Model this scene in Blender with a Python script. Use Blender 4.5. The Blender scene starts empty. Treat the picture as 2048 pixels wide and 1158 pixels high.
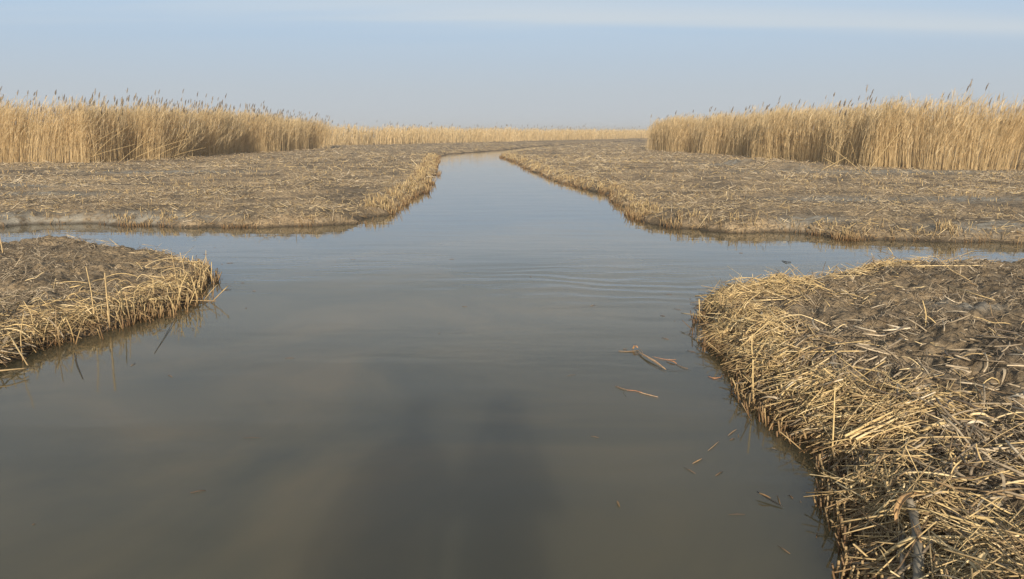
import bpy, math, random
import numpy as np

# ------------------------------------------------------------------ camera, sky, sun
S = bpy.context.scene
COL = S.collection
PITCH = math.radians(10.6)
CAM_Z = 2.0
LENS = 30.0
F = LENS / 36 * 2048
SUN_EL = 17.3          # degrees above the horizon, straight behind the camera
SUN_ROT = 180.0 - 0.3
EXPOSURE = 0.32
HAZE = 0.0010

cam_data = bpy.data.cameras.new('camera')
cam_data.lens = LENS
cam_data.sensor_width = 36
cam_data.clip_start = 0.05
cam_data.clip_end = 20000
cam = bpy.data.objects.new('camera', cam_data)
cam.location = (0, 0, CAM_Z)
cam.rotation_euler = (math.radians(90) - PITCH, 0, 0)
COL.objects.link(cam)
S.camera = cam

W = bpy.data.worlds.new('World')
S.world = W
W.use_nodes = True


def build_world():
    nt = W.node_tree
    nt.nodes.clear()
    N = nt.nodes.new
    L = nt.links.new
    out = N('ShaderNodeOutputWorld')
    bg = N('ShaderNodeBackground')
    bg.inputs['Strength'].default_value = 0.10
    sky = N('ShaderNodeTexSky')
    sky.sky_type = 'NISHITA'
    sky.sun_disc = False
    sky.sun_elevation = math.radians(SUN_EL)
    sky.sun_rotation = math.radians(SUN_ROT)
    sky.air_density = 1.0
    sky.dust_density = 1.0
    sky.ozone_density = 1.5
    tc = N('ShaderNodeTexCoord')
    sep = N('ShaderNodeSeparateXYZ')
    L(tc.outputs['Generated'], sep.inputs[0])

    def math_(op, a, b=None, clamp=False):
        m = N('ShaderNodeMath')
        m.operation = op
        m.use_clamp = clamp
        for i, v in enumerate((a, b)):
            if v is None:
                continue
            if isinstance(v, (int, float)):
                m.inputs[i].default_value = v
            else:
                L(v, m.inputs[i])
        return m.outputs[0]
    z = math_('MAXIMUM', sep.outputs[2], 0.0)
    # ground haze: pale lavender grey that thins with elevation
    hz = N('ShaderNodeMapRange')
    hz.interpolation_type = 'SMOOTHSTEP'
    hz.inputs['From Min'].default_value = 0.0
    hz.inputs['From Max'].default_value = 0.45
    hz.inputs['To Min'].default_value = 1.0
    hz.inputs['To Max'].default_value = 0.55
    L(z, hz.inputs['Value'])
    mixh = N('ShaderNodeMix')
    mixh.data_type = 'RGBA'
    L(hz.outputs[0], mixh.inputs[0])
    L(sky.outputs[0], mixh.inputs[6])
    hr = N('ShaderNodeValToRGB')
    els = hr.color_ramp.elements
    els[0].position = 0.0
    els[0].color = (0.425, 0.448, 0.468, 1)
    els[1].position = 1.0
    els[1].color = (0.26, 0.32, 0.40, 1)
    for p_, c_ in ((0.045, (0.405, 0.453, 0.50, 1)), (0.09, (0.375, 0.46, 0.56, 1)), (0.135, (0.325, 0.455, 0.62, 1)), (0.18, (0.335, 0.365, 0.385, 1)), (0.4, (0.30, 0.335, 0.37, 1))):
        e_ = els.new(p_)
        e_.color = c_
    L(z, hr.inputs[0])
    hs = N('ShaderNodeVectorMath')
    hs.operation = 'SCALE'
    hs.inputs['Scale'].default_value = 10.0
    L(hr.outputs[0], hs.inputs[0])
    L(hs.outputs[0], mixh.inputs[7])
    # thin high cloud, laid out on a flat layer far above
    zz = math_('ADD', z, 0.06)
    px = math_('DIVIDE', sep.outputs[0], zz)
    py = math_('DIVIDE', sep.outputs[1], zz)
    comb = N('ShaderNodeCombineXYZ')
    L(px, comb.inputs[0])
    L(py, comb.inputs[1])
    mp = N('ShaderNodeMapping')
    mp.inputs['Rotation'].default_value = (0, 0, math.radians(-16))
    mp.inputs['Location'].default_value = (0.35, 0.1, 0)
    mp.inputs['Scale'].default_value = (0.13, 0.62, 1)
    L(comb.outputs[0], mp.inputs['Vector'])
    no = N('ShaderNodeTexNoise')
    no.inputs['Scale'].default_value = 1.0
    no.inputs['Detail'].default_value = 7
    no.inputs['Roughness'].default_value = 0.5
    no.inputs['Distortion'].default_value = 0.4
    L(mp.outputs[0], no.inputs['Vector'])
    mr = N('ShaderNodeMapRange')
    mr.interpolation_type = 'SMOOTHSTEP'
    mr.inputs['From Min'].default_value = 0.36
    mr.inputs['From Max'].default_value = 0.66
    mr.inputs['To Min'].default_value = 0.0
    mr.inputs['To Max'].default_value = 0.85
    L(no.outputs[0], mr.inputs['Value'])
    mixc = N('ShaderNodeMix')
    mixc.data_type = 'RGBA'
    cm = N('ShaderNodeMapRange')
    cm.interpolation_type = 'SMOOTHSTEP'
    cm.inputs['From Min'].default_value = 0.07
    cm.inputs['From Max'].default_value = 0.20
    L(z, cm.inputs['Value'])
    # one long cirrus streak low in the sky ahead
    sv = math_('ADD', math_('MULTIPLY', px, -0.105), math_('MULTIPLY', py, 0.99))
    dv = math_('DIVIDE', math_('SUBTRACT', sv, math_('ADD', 3.5, math_('MULTIPLY', no.outputs[0], 2.6))), 0.6)
    st = math_('POWER', 2.718, math_('MULTIPLY', math_('MULTIPLY', dv, dv), -1.0))
    st = math_('MULTIPLY', st, math_('MULTIPLY', math_('SUBTRACT', no.outputs[0], 0.26), 1.7))
    cl = math_('MULTIPLY', mr.outputs[0], cm.outputs[0])
    L(math_('MAXIMUM', st, cl), mixc.inputs[0])
    L(mixh.outputs[2], mixc.inputs[6])
    mixc.inputs[7].default_value = (5.2, 5.55, 5.75, 1)
    L(mixc.outputs[2], bg.inputs['Color'])
    L(bg.outputs[0], out.inputs['Surface'])


build_world()
sun_data = bpy.data.lights.new('sun', 'SUN')
sun_data.energy = 5.0
sun_data.angle = math.radians(0.6)
sun_data.color = (1.0, 0.875, 0.70)
sun = bpy.data.objects.new('sun', sun_data)
_a = math.radians(SUN_ROT)
_e = math.radians(SUN_EL)
from mathutils import Vector, Matrix
to_sun = Vector((math.sin(_a) * math.cos(_e), math.cos(_a) * math.cos(_e), math.sin(_e)))
sun.rotation_euler = to_sun.to_track_quat('Z', 'Y').to_euler()
sun.location = (0, -20, 30)
COL.objects.link(sun)
vs = S.view_settings
vs.view_transform = 'Standard'
vs.look = 'None'
vs.gamma = 1
vs.use_curve_mapping = False
vs.exposure = EXPOSURE
S.cycles.max_bounces = 6
S.cycles.diffuse_bounces = 3
S.cycles.use_denoising = True

# ------------------------------------------------------------------ helpers
rng = np.random.default_rng(7)
R = random.Random(5)


def at(px, py, z=0.0):
    """photo pixel (2048 wide) -> world point at height z"""
    u = (px - 1024) / F
    v = (579 - py) / F
    d = (u, math.cos(PITCH) + v * math.sin(PITCH), -math.sin(PITCH) + v * math.cos(PITCH))
    t = (z - CAM_Z) / d[2]
    return np.array([d[0] * t, d[1] * t, z])


def hash2(ix, iy, seed):
    with np.errstate(over='ignore'):
        n = (ix.astype(np.int64) * 374761393 + iy.astype(np.int64) * 668265263 + seed * 1442695041) & 0xFFFFFFFF
        n = ((n ^ (n >> 13)) * 1274126177) & 0xFFFFFFFF
        n = (n ^ (n >> 16)) & 0xFFFFFFFF
    return n / 4294967295.0


def vnoise(x, y, seed=0):
    ix = np.floor(x)
    iy = np.floor(y)
    fx = x - ix
    fy = y - iy
    fx = fx * fx * (3 - 2 * fx)
    fy = fy * fy * (3 - 2 * fy)
    a = hash2(ix, iy, seed)
    b = hash2(ix + 1, iy, seed)
    c = hash2(ix, iy + 1, seed)
    d = hash2(ix + 1, iy + 1, seed)
    return (a * (1 - fx) + b * fx) * (1 - fy) + (c * (1 - fx) + d * fx) * fy


def fbm(x, y, seed=0, oct=3):
    s = 0
    amp = 0.5
    t = 0
    for o in range(oct):
        s = s + amp * vnoise(x * 2 ** o + 17.3 * o, y * 2 ** o - 9.1 * o, seed + o)
        t += amp
        amp *= 0.5
    return s / t


def sdist(poly, x, y):
    """signed distance to polygon edge, positive inside (land)"""
    P = np.asarray(poly)[:, :2]
    Q = np.roll(P, -1, axis=0)
    best = np.full(x.shape, 1e18)
    inside = np.zeros(x.shape, bool)
    for (ax, ay), (bx, by) in zip(P, Q):
        ex, ey = bx - ax, by - ay
        l2 = ex * ex + ey * ey + 1e-12
        t = np.clip(((x - ax) * ex + (y - ay) * ey) / l2, 0, 1)
        dx = x - ax - t * ex
        dy = y - ay - t * ey
        best = np.minimum(best, dx * dx + dy * dy)
        c = (ay > y) != (by > y)
        with np.errstate(divide='ignore', invalid='ignore'):
            xi = (bx - ax) * (y - ay) / (by - ay + 1e-15) + ax
        inside ^= c & (x < xi)
    d = np.sqrt(best)
    return np.where(inside, d, -d)


def mesh_np(name, V, faces, tint=None, mats=(), smooth=True, mat_idx=None):
    """faces: list of (n,k) int arrays"""
    me = bpy.data.meshes.new(name)
    V = np.asarray(V, np.float32)
    me.vertices.add(len(V))
    me.vertices.foreach_set('co', V.ravel())
    loops = np.concatenate([f.ravel() for f in faces]).astype(np.int32)
    sizes = np.concatenate([np.full(len(f), f.shape[1]) for f in faces])
    starts = np.concatenate([[0], np.cumsum(sizes)[:-1]]).astype(np.int32)
    me.loops.add(len(loops))
    me.loops.foreach_set('vertex_index', loops)
    me.polygons.add(len(sizes))
    me.polygons.foreach_set('loop_start', starts)
    me.polygons.foreach_set('use_smooth', np.full(len(sizes), smooth))
    for m in mats:
        me.materials.append(m)
    if mat_idx is not None:
        me.polygons.foreach_set('material_index', np.asarray(mat_idx, np.int32))
    me.update(calc_edges=True)
    if tint is not None:
        at_ = me.attributes.new('tint', 'FLOAT', 'POINT')
        at_.data.foreach_set('value', np.asarray(tint, np.float32))
    me.validate()
    return me


def link(name, me, parent=None, **props):
    o = bpy.data.objects.new(name, me)
    COL.objects.link(o)
    if parent:
        o.parent = parent
    for k, v in props.items():
        if v:
            o[k] = v
    return o


def norm(a):
    return a / (np.linalg.norm(a, axis=-1, keepdims=True) + 1e-9)


class Geo:
    """collects tubes and ribbons in numpy, becomes one mesh"""

    def __init__(self):
        self.V, self.T, self.F, self.M, self.n = [], [], {}, {}, 0

    def _faces(self, f, mi):
        self.F.setdefault(f.shape[1], []).append(f + self.n)
        self.M.setdefault(f.shape[1], []).append(np.full(len(f), mi))

    def tubes(self, P, rad, sides=4, tint=None, cap=True, mi=0):
        P = np.asarray(P, float)
        N, K, _ = P.shape
        rad = np.broadcast_to(np.asarray(rad, float), (N, K))
        T = norm(np.gradient(P, axis=1))
        ref = norm(np.cross(T[:, 0], rng.normal(size=(N, 3))))[:, None, :]
        A = norm(np.cross(T, np.broadcast_to(ref, T.shape)))
        B = np.cross(T, A)
        ang = np.arange(sides) * 2 * math.pi / sides
        V = P[:, :, None, :] + rad[:, :, None, None] * (A[:, :, None, :] * np.cos(ang)[None, None, :, None]
                                                       + B[:, :, None, :] * np.sin(ang)[None, None, :, None])
        idx = np.arange(N * K * sides).reshape(N, K, sides)
        a = idx[:, :-1]
        b = idx[:, 1:]
        f = np.stack([a, np.roll(a, -1, 2), np.roll(b, -1, 2), b], -1).reshape(-1, 4)
        self._faces(f, mi)
        if cap:
            self._faces(idx[:, 0, ::-1].reshape(-1, sides), mi)
            self._faces(idx[:, -1].reshape(-1, sides), mi)
        self._add(V.reshape(-1, 3), N, K * sides, tint)

    def ribbons(self, P, width, side, tint=None, mi=0):
        P = np.asarray(P, float)
        N, K, _ = P.shape
        width = np.broadcast_to(np.asarray(width, float), (N, K))
        s = norm(np.asarray(side, float))
        s = np.broadcast_to(s[:, None, :] if s.ndim == 2 else s, P.shape)
        V = np.stack([P - s * width[..., None] / 2, P + s * width[..., None] / 2], 2)
        idx = np.arange(N * K * 2).reshape(N, K, 2)
        f = np.stack([idx[:, :-1, 0], idx[:, :-1, 1], idx[:, 1:, 1], idx[:, 1:, 0]], -1).reshape(-1, 4)
        self._faces(f, mi)
        self._add(V.reshape(-1, 3), N, K * 2, tint)

    def _add(self, V, N, per, tint):
        self.V.append(V)
        t = rng.random(N) if tint is None else np.broadcast_to(np.asarray(tint, float), (N,))
        self.T.append(np.repeat(t, per))
        self.n += len(V)

    def mesh(self, name, mats, smooth=True):
        faces = []
        mi = []
        for k in self.F:
            faces.append(np.concatenate(self.F[k]))
            mi.append(np.concatenate(self.M[k]))
        return mesh_np(name, np.concatenate(self.V), faces, np.concatenate(self.T), mats, smooth, np.concatenate(mi))


# ------------------------------------------------------------------ materials
def new_mat(name):
    m = bpy.data.materials.new(name)
    m.use_nodes = True
    nt = m.node_tree
    b = nt.nodes['Principled BSDF']
    return m, nt, b, nt.nodes.new, nt.links.new


def ramp(nt, stops):
    r = nt.nodes.new('ShaderNodeValToRGB')
    els = r.color_ramp.elements
    while len(els) > 1:
        els.remove(els[-1])
    els[0].position = stops[0][0]
    els[0].color = (*stops[0][1], 1)
    for p, c in stops[1:]:
        e = els.new(p)
        e.color = (*c, 1)
    return r


def straw_mat(name, stops, per_object=False, wet=0.0, rough=0.55, noise_scale=40.0, spec=0.25, thin=0.0):
    m, nt, b, N, L = new_mat(name)
    if per_object:
        oi = N('ShaderNodeObjectInfo')
        src = oi.outputs['Random' if per_object is True else 'Alpha']
    else:
        a = N('ShaderNodeAttribute')
        a.attribute_name = 'tint'
        src = a.outputs['Fac']
    r = ramp(nt, stops)
    L(src, r.inputs[0])
    g = N('ShaderNodeNewGeometry')
    no = N('ShaderNodeTexNoise')
    no.inputs['Scale'].default_value = noise_scale
    no.inputs['Detail'].default_value = 3
    L(g.outputs['Position'], no.inputs['Vector'])
    mr = N('ShaderNodeMapRange')
    mr.inputs['From Min'].default_value = 0.3
    mr.inputs['From Max'].default_value = 0.7
    mr.inputs['To Min'].default_value = 0.72
    mr.inputs['To Max'].default_value = 1.18
    L(no.outputs[0], mr.inputs['Value'])
    mul = N('ShaderNodeMix')
    mul.data_type = 'RGBA'
    mul.blend_type = 'MULTIPLY'
    mul.inputs[0].default_value = 1
    L(r.outputs[0], mul.inputs[6])
    L(mr.outputs[0], mul.inputs[7])
    col = mul.outputs[2]
    if wet:
        # soaked and stained brown up to the splash line
        sp = N('ShaderNodeSeparateXYZ')
        L(g.outputs['Position'], sp.inputs[0])
        w = N('ShaderNodeMapRange')
        w.inputs['From Min'].default_value = 0.0
        w.inputs['From Max'].default_value = wet
        w.inputs['To Min'].default_value = 0.85
        w.inputs['To Max'].default_value = 0.0
        L(sp.outputs[2], w.inputs['Value'])
        mx = N('ShaderNodeMix')
        mx.data_type = 'RGBA'
        L(w.outputs[0], mx.inputs[0])
        L(col, mx.inputs[6])
        mx.inputs[7].default_value = (0.15, 0.078, 0.034, 1)
        col = mx.outputs[2]
    L(col, b.inputs['Base Color'])
    b.inputs['Roughness'].default_value = rough
    b.inputs['Specular IOR Level'].default_value = spec
    if thin:
        tr = N('ShaderNodeBsdfTranslucent')
        L(col, tr.inputs['Color'])
        ms = N('ShaderNodeMixShader')
        ms.inputs[0].default_value = thin
        L(b.outputs[0], ms.inputs[1])
        L(tr.outputs[0], ms.inputs[2])
        L(ms.outputs[0], nt.nodes['Material Output'].inputs['Surface'])
    return m


STRAW = [(0.0, (0.13, 0.088, 0.05)), (0.25, (0.28, 0.195, 0.105)), (0.55, (0.47, 0.345, 0.175)),
         (0.8, (0.60, 0.445, 0.215)), (1.0, (0.70, 0.555, 0.325))]
GREYSTRAW = [(0.0, (0.13, 0.10, 0.072)), (0.4, (0.30, 0.238, 0.16)), (0.75, (0.48, 0.385, 0.26)), (1.0, (0.64, 0.54, 0.39))]
M_straw = straw_mat('straw_loose', STRAW, wet=0.19)
M_straw_obj = straw_mat('straw_stalk', STRAW, per_object='alpha', wet=0.17, noise_scale=60)
M_litter = straw_mat('weathered_litter', GREYSTRAW, wet=0.06)
M_reed = straw_mat('dry_reed', [(0, (0.44, 0.32, 0.165)), (0.4, (0.61, 0.46, 0.25)), (0.8, (0.73, 0.57, 0.335)), (1, (0.78, 0.64, 0.41))],
                   noise_scale=3, rough=0.6, thin=0.45)
M_reed_obj = straw_mat('dry_reed_tall', [(0, (0.40, 0.29, 0.13)), (1, (0.60, 0.46, 0.24))], per_object=True, noise_scale=3, rough=0.6)
M_plume = straw_mat('reed_plume', [(0, (0.11, 0.09, 0.072)), (1, (0.27, 0.225, 0.175))], noise_scale=20, rough=0.9)
M_wet = straw_mat('wet_straw', [(0, (0.42, 0.17, 0.06)), (0.5, (0.52, 0.25, 0.10)), (1, (0.58, 0.38, 0.2))], per_object=True, rough=0.25, spec=0.5)
M_dark = straw_mat('dark_strand', [(0, (0.03, 0.027, 0.022)), (1, (0.06, 0.05, 0.04))], per_object=True, rough=0.4)
M_grey_stem = straw_mat('grey_stem', [(0, (0.19, 0.165, 0.125)), (1, (0.25, 0.22, 0.165))], per_object=True, noise_scale=25)
M_leafbrown = straw_mat('curled_leaf', [(0, (0.34, 0.20, 0.09)), (1, (0.42, 0.27, 0.13))], per_object=True, noise_scale=50)


def mud_mat():
    m, nt, b, N, L = new_mat('marsh_mud')
    g = N('ShaderNodeNewGeometry')
    sp = N('ShaderNodeSeparateXYZ')
    L(g.outputs['Position'], sp.inputs[0])

    def noise(scale, detail=5, rough=0.6, dist=0.0, vec=None):
        n = N('ShaderNodeTexNoise')
        n.inputs['Scale'].default_value = scale
        n.inputs['Detail'].default_value = detail
        n.inputs['Roughness'].default_value = rough
        n.inputs['Distortion'].default_value = dist
        L(vec or g.outputs['Position'], n.inputs['Vector'])
        return n.outputs[0]
    r = ramp(nt, [(0.32, (0.045, 0.036, 0.025)), (0.5, (0.112, 0.086, 0.057)), (0.68, (0.21, 0.17, 0.118))])
    L(noise(5.5, 8, 0.65), r.inputs[0])
    # broken straw fibres matted into the soil, dense in drifts
    st = N('ShaderNodeMapping')
    st.inputs['Scale'].default_value = (13, 22, 20)
    L(g.outputs['Position'], st.inputs['Vector'])
    fib = ramp(nt, [(0.42, (0, 0, 0)), (0.56, (1, 1, 1))])
    L(noise(1.0, 3, 0.6, 1.6, st.outputs[0]), fib.inputs[0])
    drift = ramp(nt, [(0.40, (0.22, 0.22, 0.22)), (0.56, (1, 1, 1))])
    L(noise(0.55, 5), drift.inputs[0])
    a = N('ShaderNodeAttribute')
    a.attribute_name = 'straw'
    mm = N('ShaderNodeMath')
    mm.operation = 'MULTIPLY'
    L(fib.outputs[0], mm.inputs[0])
    L(drift.outputs[0], mm.inputs[1])
    m2 = N('ShaderNodeMath')
    m2.operation = 'MULTIPLY'
    L(mm.outputs[0], m2.inputs[0])
    L(a.outputs['Fac'], m2.inputs[1])
    sc = ramp(nt, [(0.3, (0.42, 0.295, 0.165)), (0.7, (0.72, 0.53, 0.31))])
    L(noise(2.3), sc.inputs[0])
    mx = N('ShaderNodeMix')
    mx.data_type = 'RGBA'
    L(m2.outputs[0], mx.inputs[0])
    L(r.outputs[0], mx.inputs[6])
    L(sc.outputs[0], mx.inputs[7])
    # dried pale clay patches
    a2 = N('ShaderNodeAttribute')
    a2.attribute_name = 'clay'
    cn = ramp(nt, [(0.36, (0, 0, 0)), (0.56, (1, 1, 1))])
    L(noise(4.0, 6), cn.inputs[0])
    m3 = N('ShaderNodeMath')
    m3.operation = 'MULTIPLY'
    L(cn.outputs[0], m3.inputs[0])
    L(a2.outputs['Fac'], m3.inputs[1])
    mc = N('ShaderNodeMix')
    mc.data_type = 'RGBA'
    L(m3.outputs[0], mc.inputs[0])
    L(mx.outputs[2], mc.inputs[6])
    mc.inputs[7].default_value = (0.31, 0.285, 0.235, 1)
    # wet band just over the water
    w = N('ShaderNodeMapRange')
    w.inputs['From Min'].default_value = 0.015
    w.inputs['From Max'].default_value = 0.07
    w.inputs['To Min'].default_value = 0.75
    w.inputs['To Max'].default_value = 0.0
    L(sp.outputs[2], w.inputs['Value'])
    mw = N('ShaderNodeMix')
    mw.data_type = 'RGBA'
    L(w.outputs[0], mw.inputs[0])
    L(mc.outputs[2], mw.inputs[6])
    mw.inputs[7].default_value = (0.042, 0.033, 0.024, 1)
    L(mw.outputs[2], b.inputs['Base Color'])
    b.inputs['Roughness'].default_value = 0.85
    b.inputs['Specular IOR Level'].default_value = 0.2
    bp = N('ShaderNodeBump')
    bp.inputs['Strength'].default_value = 0.8
    bp.inputs['Distance'].default_value = 0.05
    L(noise(16, 8, 0.7), bp.inputs['Height'])
    L(bp.outputs[0], b.inputs['Normal'])
    return m


M_mud = mud_mat()


def water_mat():
    m, nt, b, N, L = new_mat('turbid_water')
    b.inputs['Base Color'].default_value = (0.084, 0.069, 0.038, 1)
    b.inputs['Roughness'].default_value = 0.03
    b.inputs['IOR'].default_value = 1.333
    b.subsurface_method = 'BURLEY'
    b.inputs['Subsurface Weight'].default_value = 1.0
    b.inputs['Subsurface Radius'].default_value = (1.0, 0.85, 0.6)
    b.inputs['Subsurface Scale'].default_value = 1.55
    g = N('ShaderNodeNewGeometry')
    # clouds of stirred-up silt
    ns = N('ShaderNodeTexNoise')
    ns.inputs['Scale'].default_value = 0.45
    ns.inputs['Detail'].default_value = 5
    ns.inputs['Distortion'].default_value = 1.0
    L(g.outputs['Position'], ns.inputs['Vector'])
    rs = ramp(nt, [(0.32, (0.066, 0.060, 0.036)), (0.5, (0.090, 0.076, 0.042)), (0.68, (0.124, 0.097, 0.050))])
    L(ns.outputs[0], rs.inputs[0])
    L(rs.outputs[0], b.inputs['Base Color'])

    def mapped(loc, rot, scale):
        mp = N('ShaderNodeMapping')
        mp.inputs['Location'].default_value = loc
        mp.inputs['Rotation'].default_value = (0, 0, math.radians(rot))
        mp.inputs['Scale'].default_value = scale
        L(g.outputs['Position'], mp.inputs['Vector'])
        return mp.outputs[0]

    def mat_(op, a, bb):
        mm = N('ShaderNodeMath')
        mm.operation = op
        for i, v in enumerate((a, bb)):
            if isinstance(v, (int, float)):
                mm.inputs[i].default_value = v
            else:
                L(v, mm.inputs[i])
        return mm.outputs[0]
    # low lazy swell + faint breeze texture
    n1 = N('ShaderNodeTexNoise')
    n1.inputs['Scale'].default_value = 1.0
    n1.inputs['Detail'].default_value = 3
    L(mapped((0, 0, 0), 8, (0.5, 1.6, 1)), n1.inputs['Vector'])
    n2 = N('ShaderNodeTexNoise')
    n2.inputs['Scale'].default_value = 1.0
    n2.inputs['Detail'].default_value = 2
    L(mapped((3, 5, 0), -6, (3.0, 9.0, 1)), n2.inputs['Vector'])
    # where the breeze touches the surface
    n3 = N('ShaderNodeTexNoise')
    n3.inputs['Scale'].default_value = 0.22
    n3.inputs['Detail'].default_value = 3
    L(g.outputs['Position'], n3.inputs['Vector'])
    pr = N('ShaderNodeMapRange')
    pr.inputs['From Min'].default_value = 0.42
    pr.inputs['From Max'].default_value = 0.68
    L(n3.outputs[0], pr.inputs['Value'])
    h = mat_('ADD', mat_('MULTIPLY', n1.outputs[0], 0.011),
             mat_('MULTIPLY', mat_('MULTIPLY', n2.outputs[0], 0.0022), mat_('ADD', pr.outputs[0], 0.25)))
    # bow waves spreading from the boat: rings about a point under the boat
    ctr = at(1165, 760)
    off = N('ShaderNodeVectorMath')
    off.operation = 'SUBTRACT'
    L(g.outputs['Position'], off.inputs[0])
    off.inputs[1].default_value = (ctr[0], ctr[1] - 4.5, 0)
    ln = N('ShaderNodeVectorMath')
    ln.operation = 'LENGTH'
    L(off.outputs[0], ln.inputs[0])
    n4 = N('ShaderNodeTexNoise')
    n4.inputs['Scale'].default_value = 0.5
    L(g.outputs['Position'], n4.inputs['Vector'])
    ph = mat_('ADD', mat_('MULTIPLY', ln.outputs['Value'], 13.0), mat_('MULTIPLY', n4.outputs[0], 22.0))
    wv = mat_('SINE', ph, 0.0)
    d0 = at(1230, 572)
    c2 = N('ShaderNodeVectorMath')
    c2.operation = 'SUBTRACT'
    L(g.outputs['Position'], c2.inputs[0])
    c2.inputs[1].default_value = tuple(d0)
    sc2 = N('ShaderNodeVectorMath')
    sc2.operation = 'MULTIPLY'
    L(c2.outputs[0], sc2.inputs[0])
    sc2.inputs[1].default_value = (0.42, 0.5, 0)
    l2 = N('ShaderNodeVectorMath')
    l2.operation = 'LENGTH'
    L(sc2.outputs[0], l2.inputs[0])
    fall = N('ShaderNodeMapRange')
    fall.interpolation_type = 'SMOOTHSTEP'
    fall.inputs['From Min'].default_value = 0.15
    fall.inputs['From Max'].default_value = 1.25
    fall.inputs['To Min'].default_value = 1
    fall.inputs['To Max'].default_value = 0
    L(l2.outputs['Value'], fall.inputs['Value'])
    rings = mat_('MULTIPLY', mat_('MULTIPLY', wv, 0.0034), mat_('MULTIPLY', fall.outputs[0], mat_('MULTIPLY', n2.outputs[0], 1.8)))
    h = mat_('ADD', h, rings)
    bp = N('ShaderNodeBump')
    bp.inputs['Strength'].default_value = 0.55
    bp.inputs['Distance'].default_value = 1.0
    L(h, bp.inputs['Height'])
    L(bp.outputs[0], b.inputs['Normal'])
    return m


M_water = water_mat()

# ------------------------------------------------------------------ shorelines (world coordinates)


def line(pts, z=0.0):
    return [tuple(at(x, y, z)[:2]) for x, y in pts]


FAR_LEFT = ([(-3000, 14.5), (-40, 16.0)] +
            line([(-300, 447), (0, 452), (60, 449), (180, 447), (256, 452), (410, 453), (510, 455), (600, 453), (700, 447), (734, 439), (785, 420),
                  (837, 389), (861, 362), (868, 335), (869, 324), (871, 314), (885, 311), (898, 309), (956, 304), (1008, 300), (1042, 296), (1093, 291.5), (1281, 281)]) +
            [(60, 215), (300, 500), (3000, 1900), (-3000, 1900)])
FAR_RIGHT = (line([(1281, 283.5), (1110, 294.5), (1060, 300), (1035, 305), (1010, 310), (1004, 314), (1028, 323), (1059, 338), (1093, 353), (1161, 376),
                   (1213, 388), (1232, 400), (1247, 413), (1281, 444), (1315, 452.5), (1350, 457), (1427, 463), (1587, 466), (1690, 478), (1861, 482),
                   (2048, 484), (2400, 492)])
             + [(60, 13.5), (3000, 12), (3000, 1890), (320, 492), (66, 205)])
_cr = line([(2500, 520), (2048, 524), (1960, 524), (1850, 528), (1760, 528), (1730, 538), (1640, 549), (1560, 563), (1480, 575), (1440, 600), (1405, 632)], 0.20)
_cr = [(x, y + 0.28) for x, y in _cr]
NEAR_RIGHT = ([(14, 11.2)] + _cr +
              line([(1398, 655), (1420, 700), (1450, 745), (1482, 780), (1512, 828), (1568, 858), (1618, 896), (1655, 945), (1690, 995),
                    (1718, 1055), (1742, 1108), (1758, 1158), (1780, 1260), (1820, 1400)]) + [(1.75, 1.6), (2.2, 0.4), (14, 0.0)])
_cl = line([(-500, 474), (0, 478), (60, 468), (110, 466), (170, 478), (260, 488), (310, 493), (360, 508), (400, 519)], 0.20)
_cl = [(x, y + 0.3) for x, y in _cl]
NEAR_LEFT = ([(-30, 15.0)] + _cl + line([(410, 546), (418, 554), (398, 580), (362, 607), (310, 638), (270, 650), (200, 668), (100, 693), (0, 728), (-120, 790), (-400, 880)])
             + [(-7, 4.6), (-30, 3)])

CLAY_SPOTS = [(at(150, 441, 0.08), 2.4, 0.55), (at(40, 440, 0.1), 1.3, 0.5), (at(330, 445, 0.05), 1.3, 0.35), (at(60, 390, 0.22), 2.5, 0.7), (at(1625, 455, 0.06), 0.75, 0.5),
              (at(1960, 470, 0.05), 1.0, 0.45), (at(2030, 468, 0.05), 0.8, 0.4), (at(1800, 345, 0.24), 6, 2.0), (at(1690, 400, .25), 1.6, .8),
              (at(1960, 400, .25), 2.0, .8), (at(0, 372, .25), 2.5, .8), (at(330, 345, .25), 3.5, 1.2), (at(1930, 622, .24), .35, .25), (at(1500, 330, .25), 3, 1)]


def RIDGE(x, y):
    """a low torn mud ridge in front of the right reed bed"""
    (ax, ay), (bx, by) = at(1432, 326, 0.25)[:2], at(1600, 340, 0.25)[:2]
    t = np.clip(((x - ax) * (bx - ax) + (y - ay) * (by - ay)) / ((bx - ax) ** 2 + (by - ay) ** 2), 0, 1)
    d = np.hypot(x - ax - t * (bx - ax), y - ay - t * (by - ay))
    return 0.22 * np.exp(-(d / 0.45) ** 2) * (0.5 + vnoise(x * 2.2, y * 2.2, 8))


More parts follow.
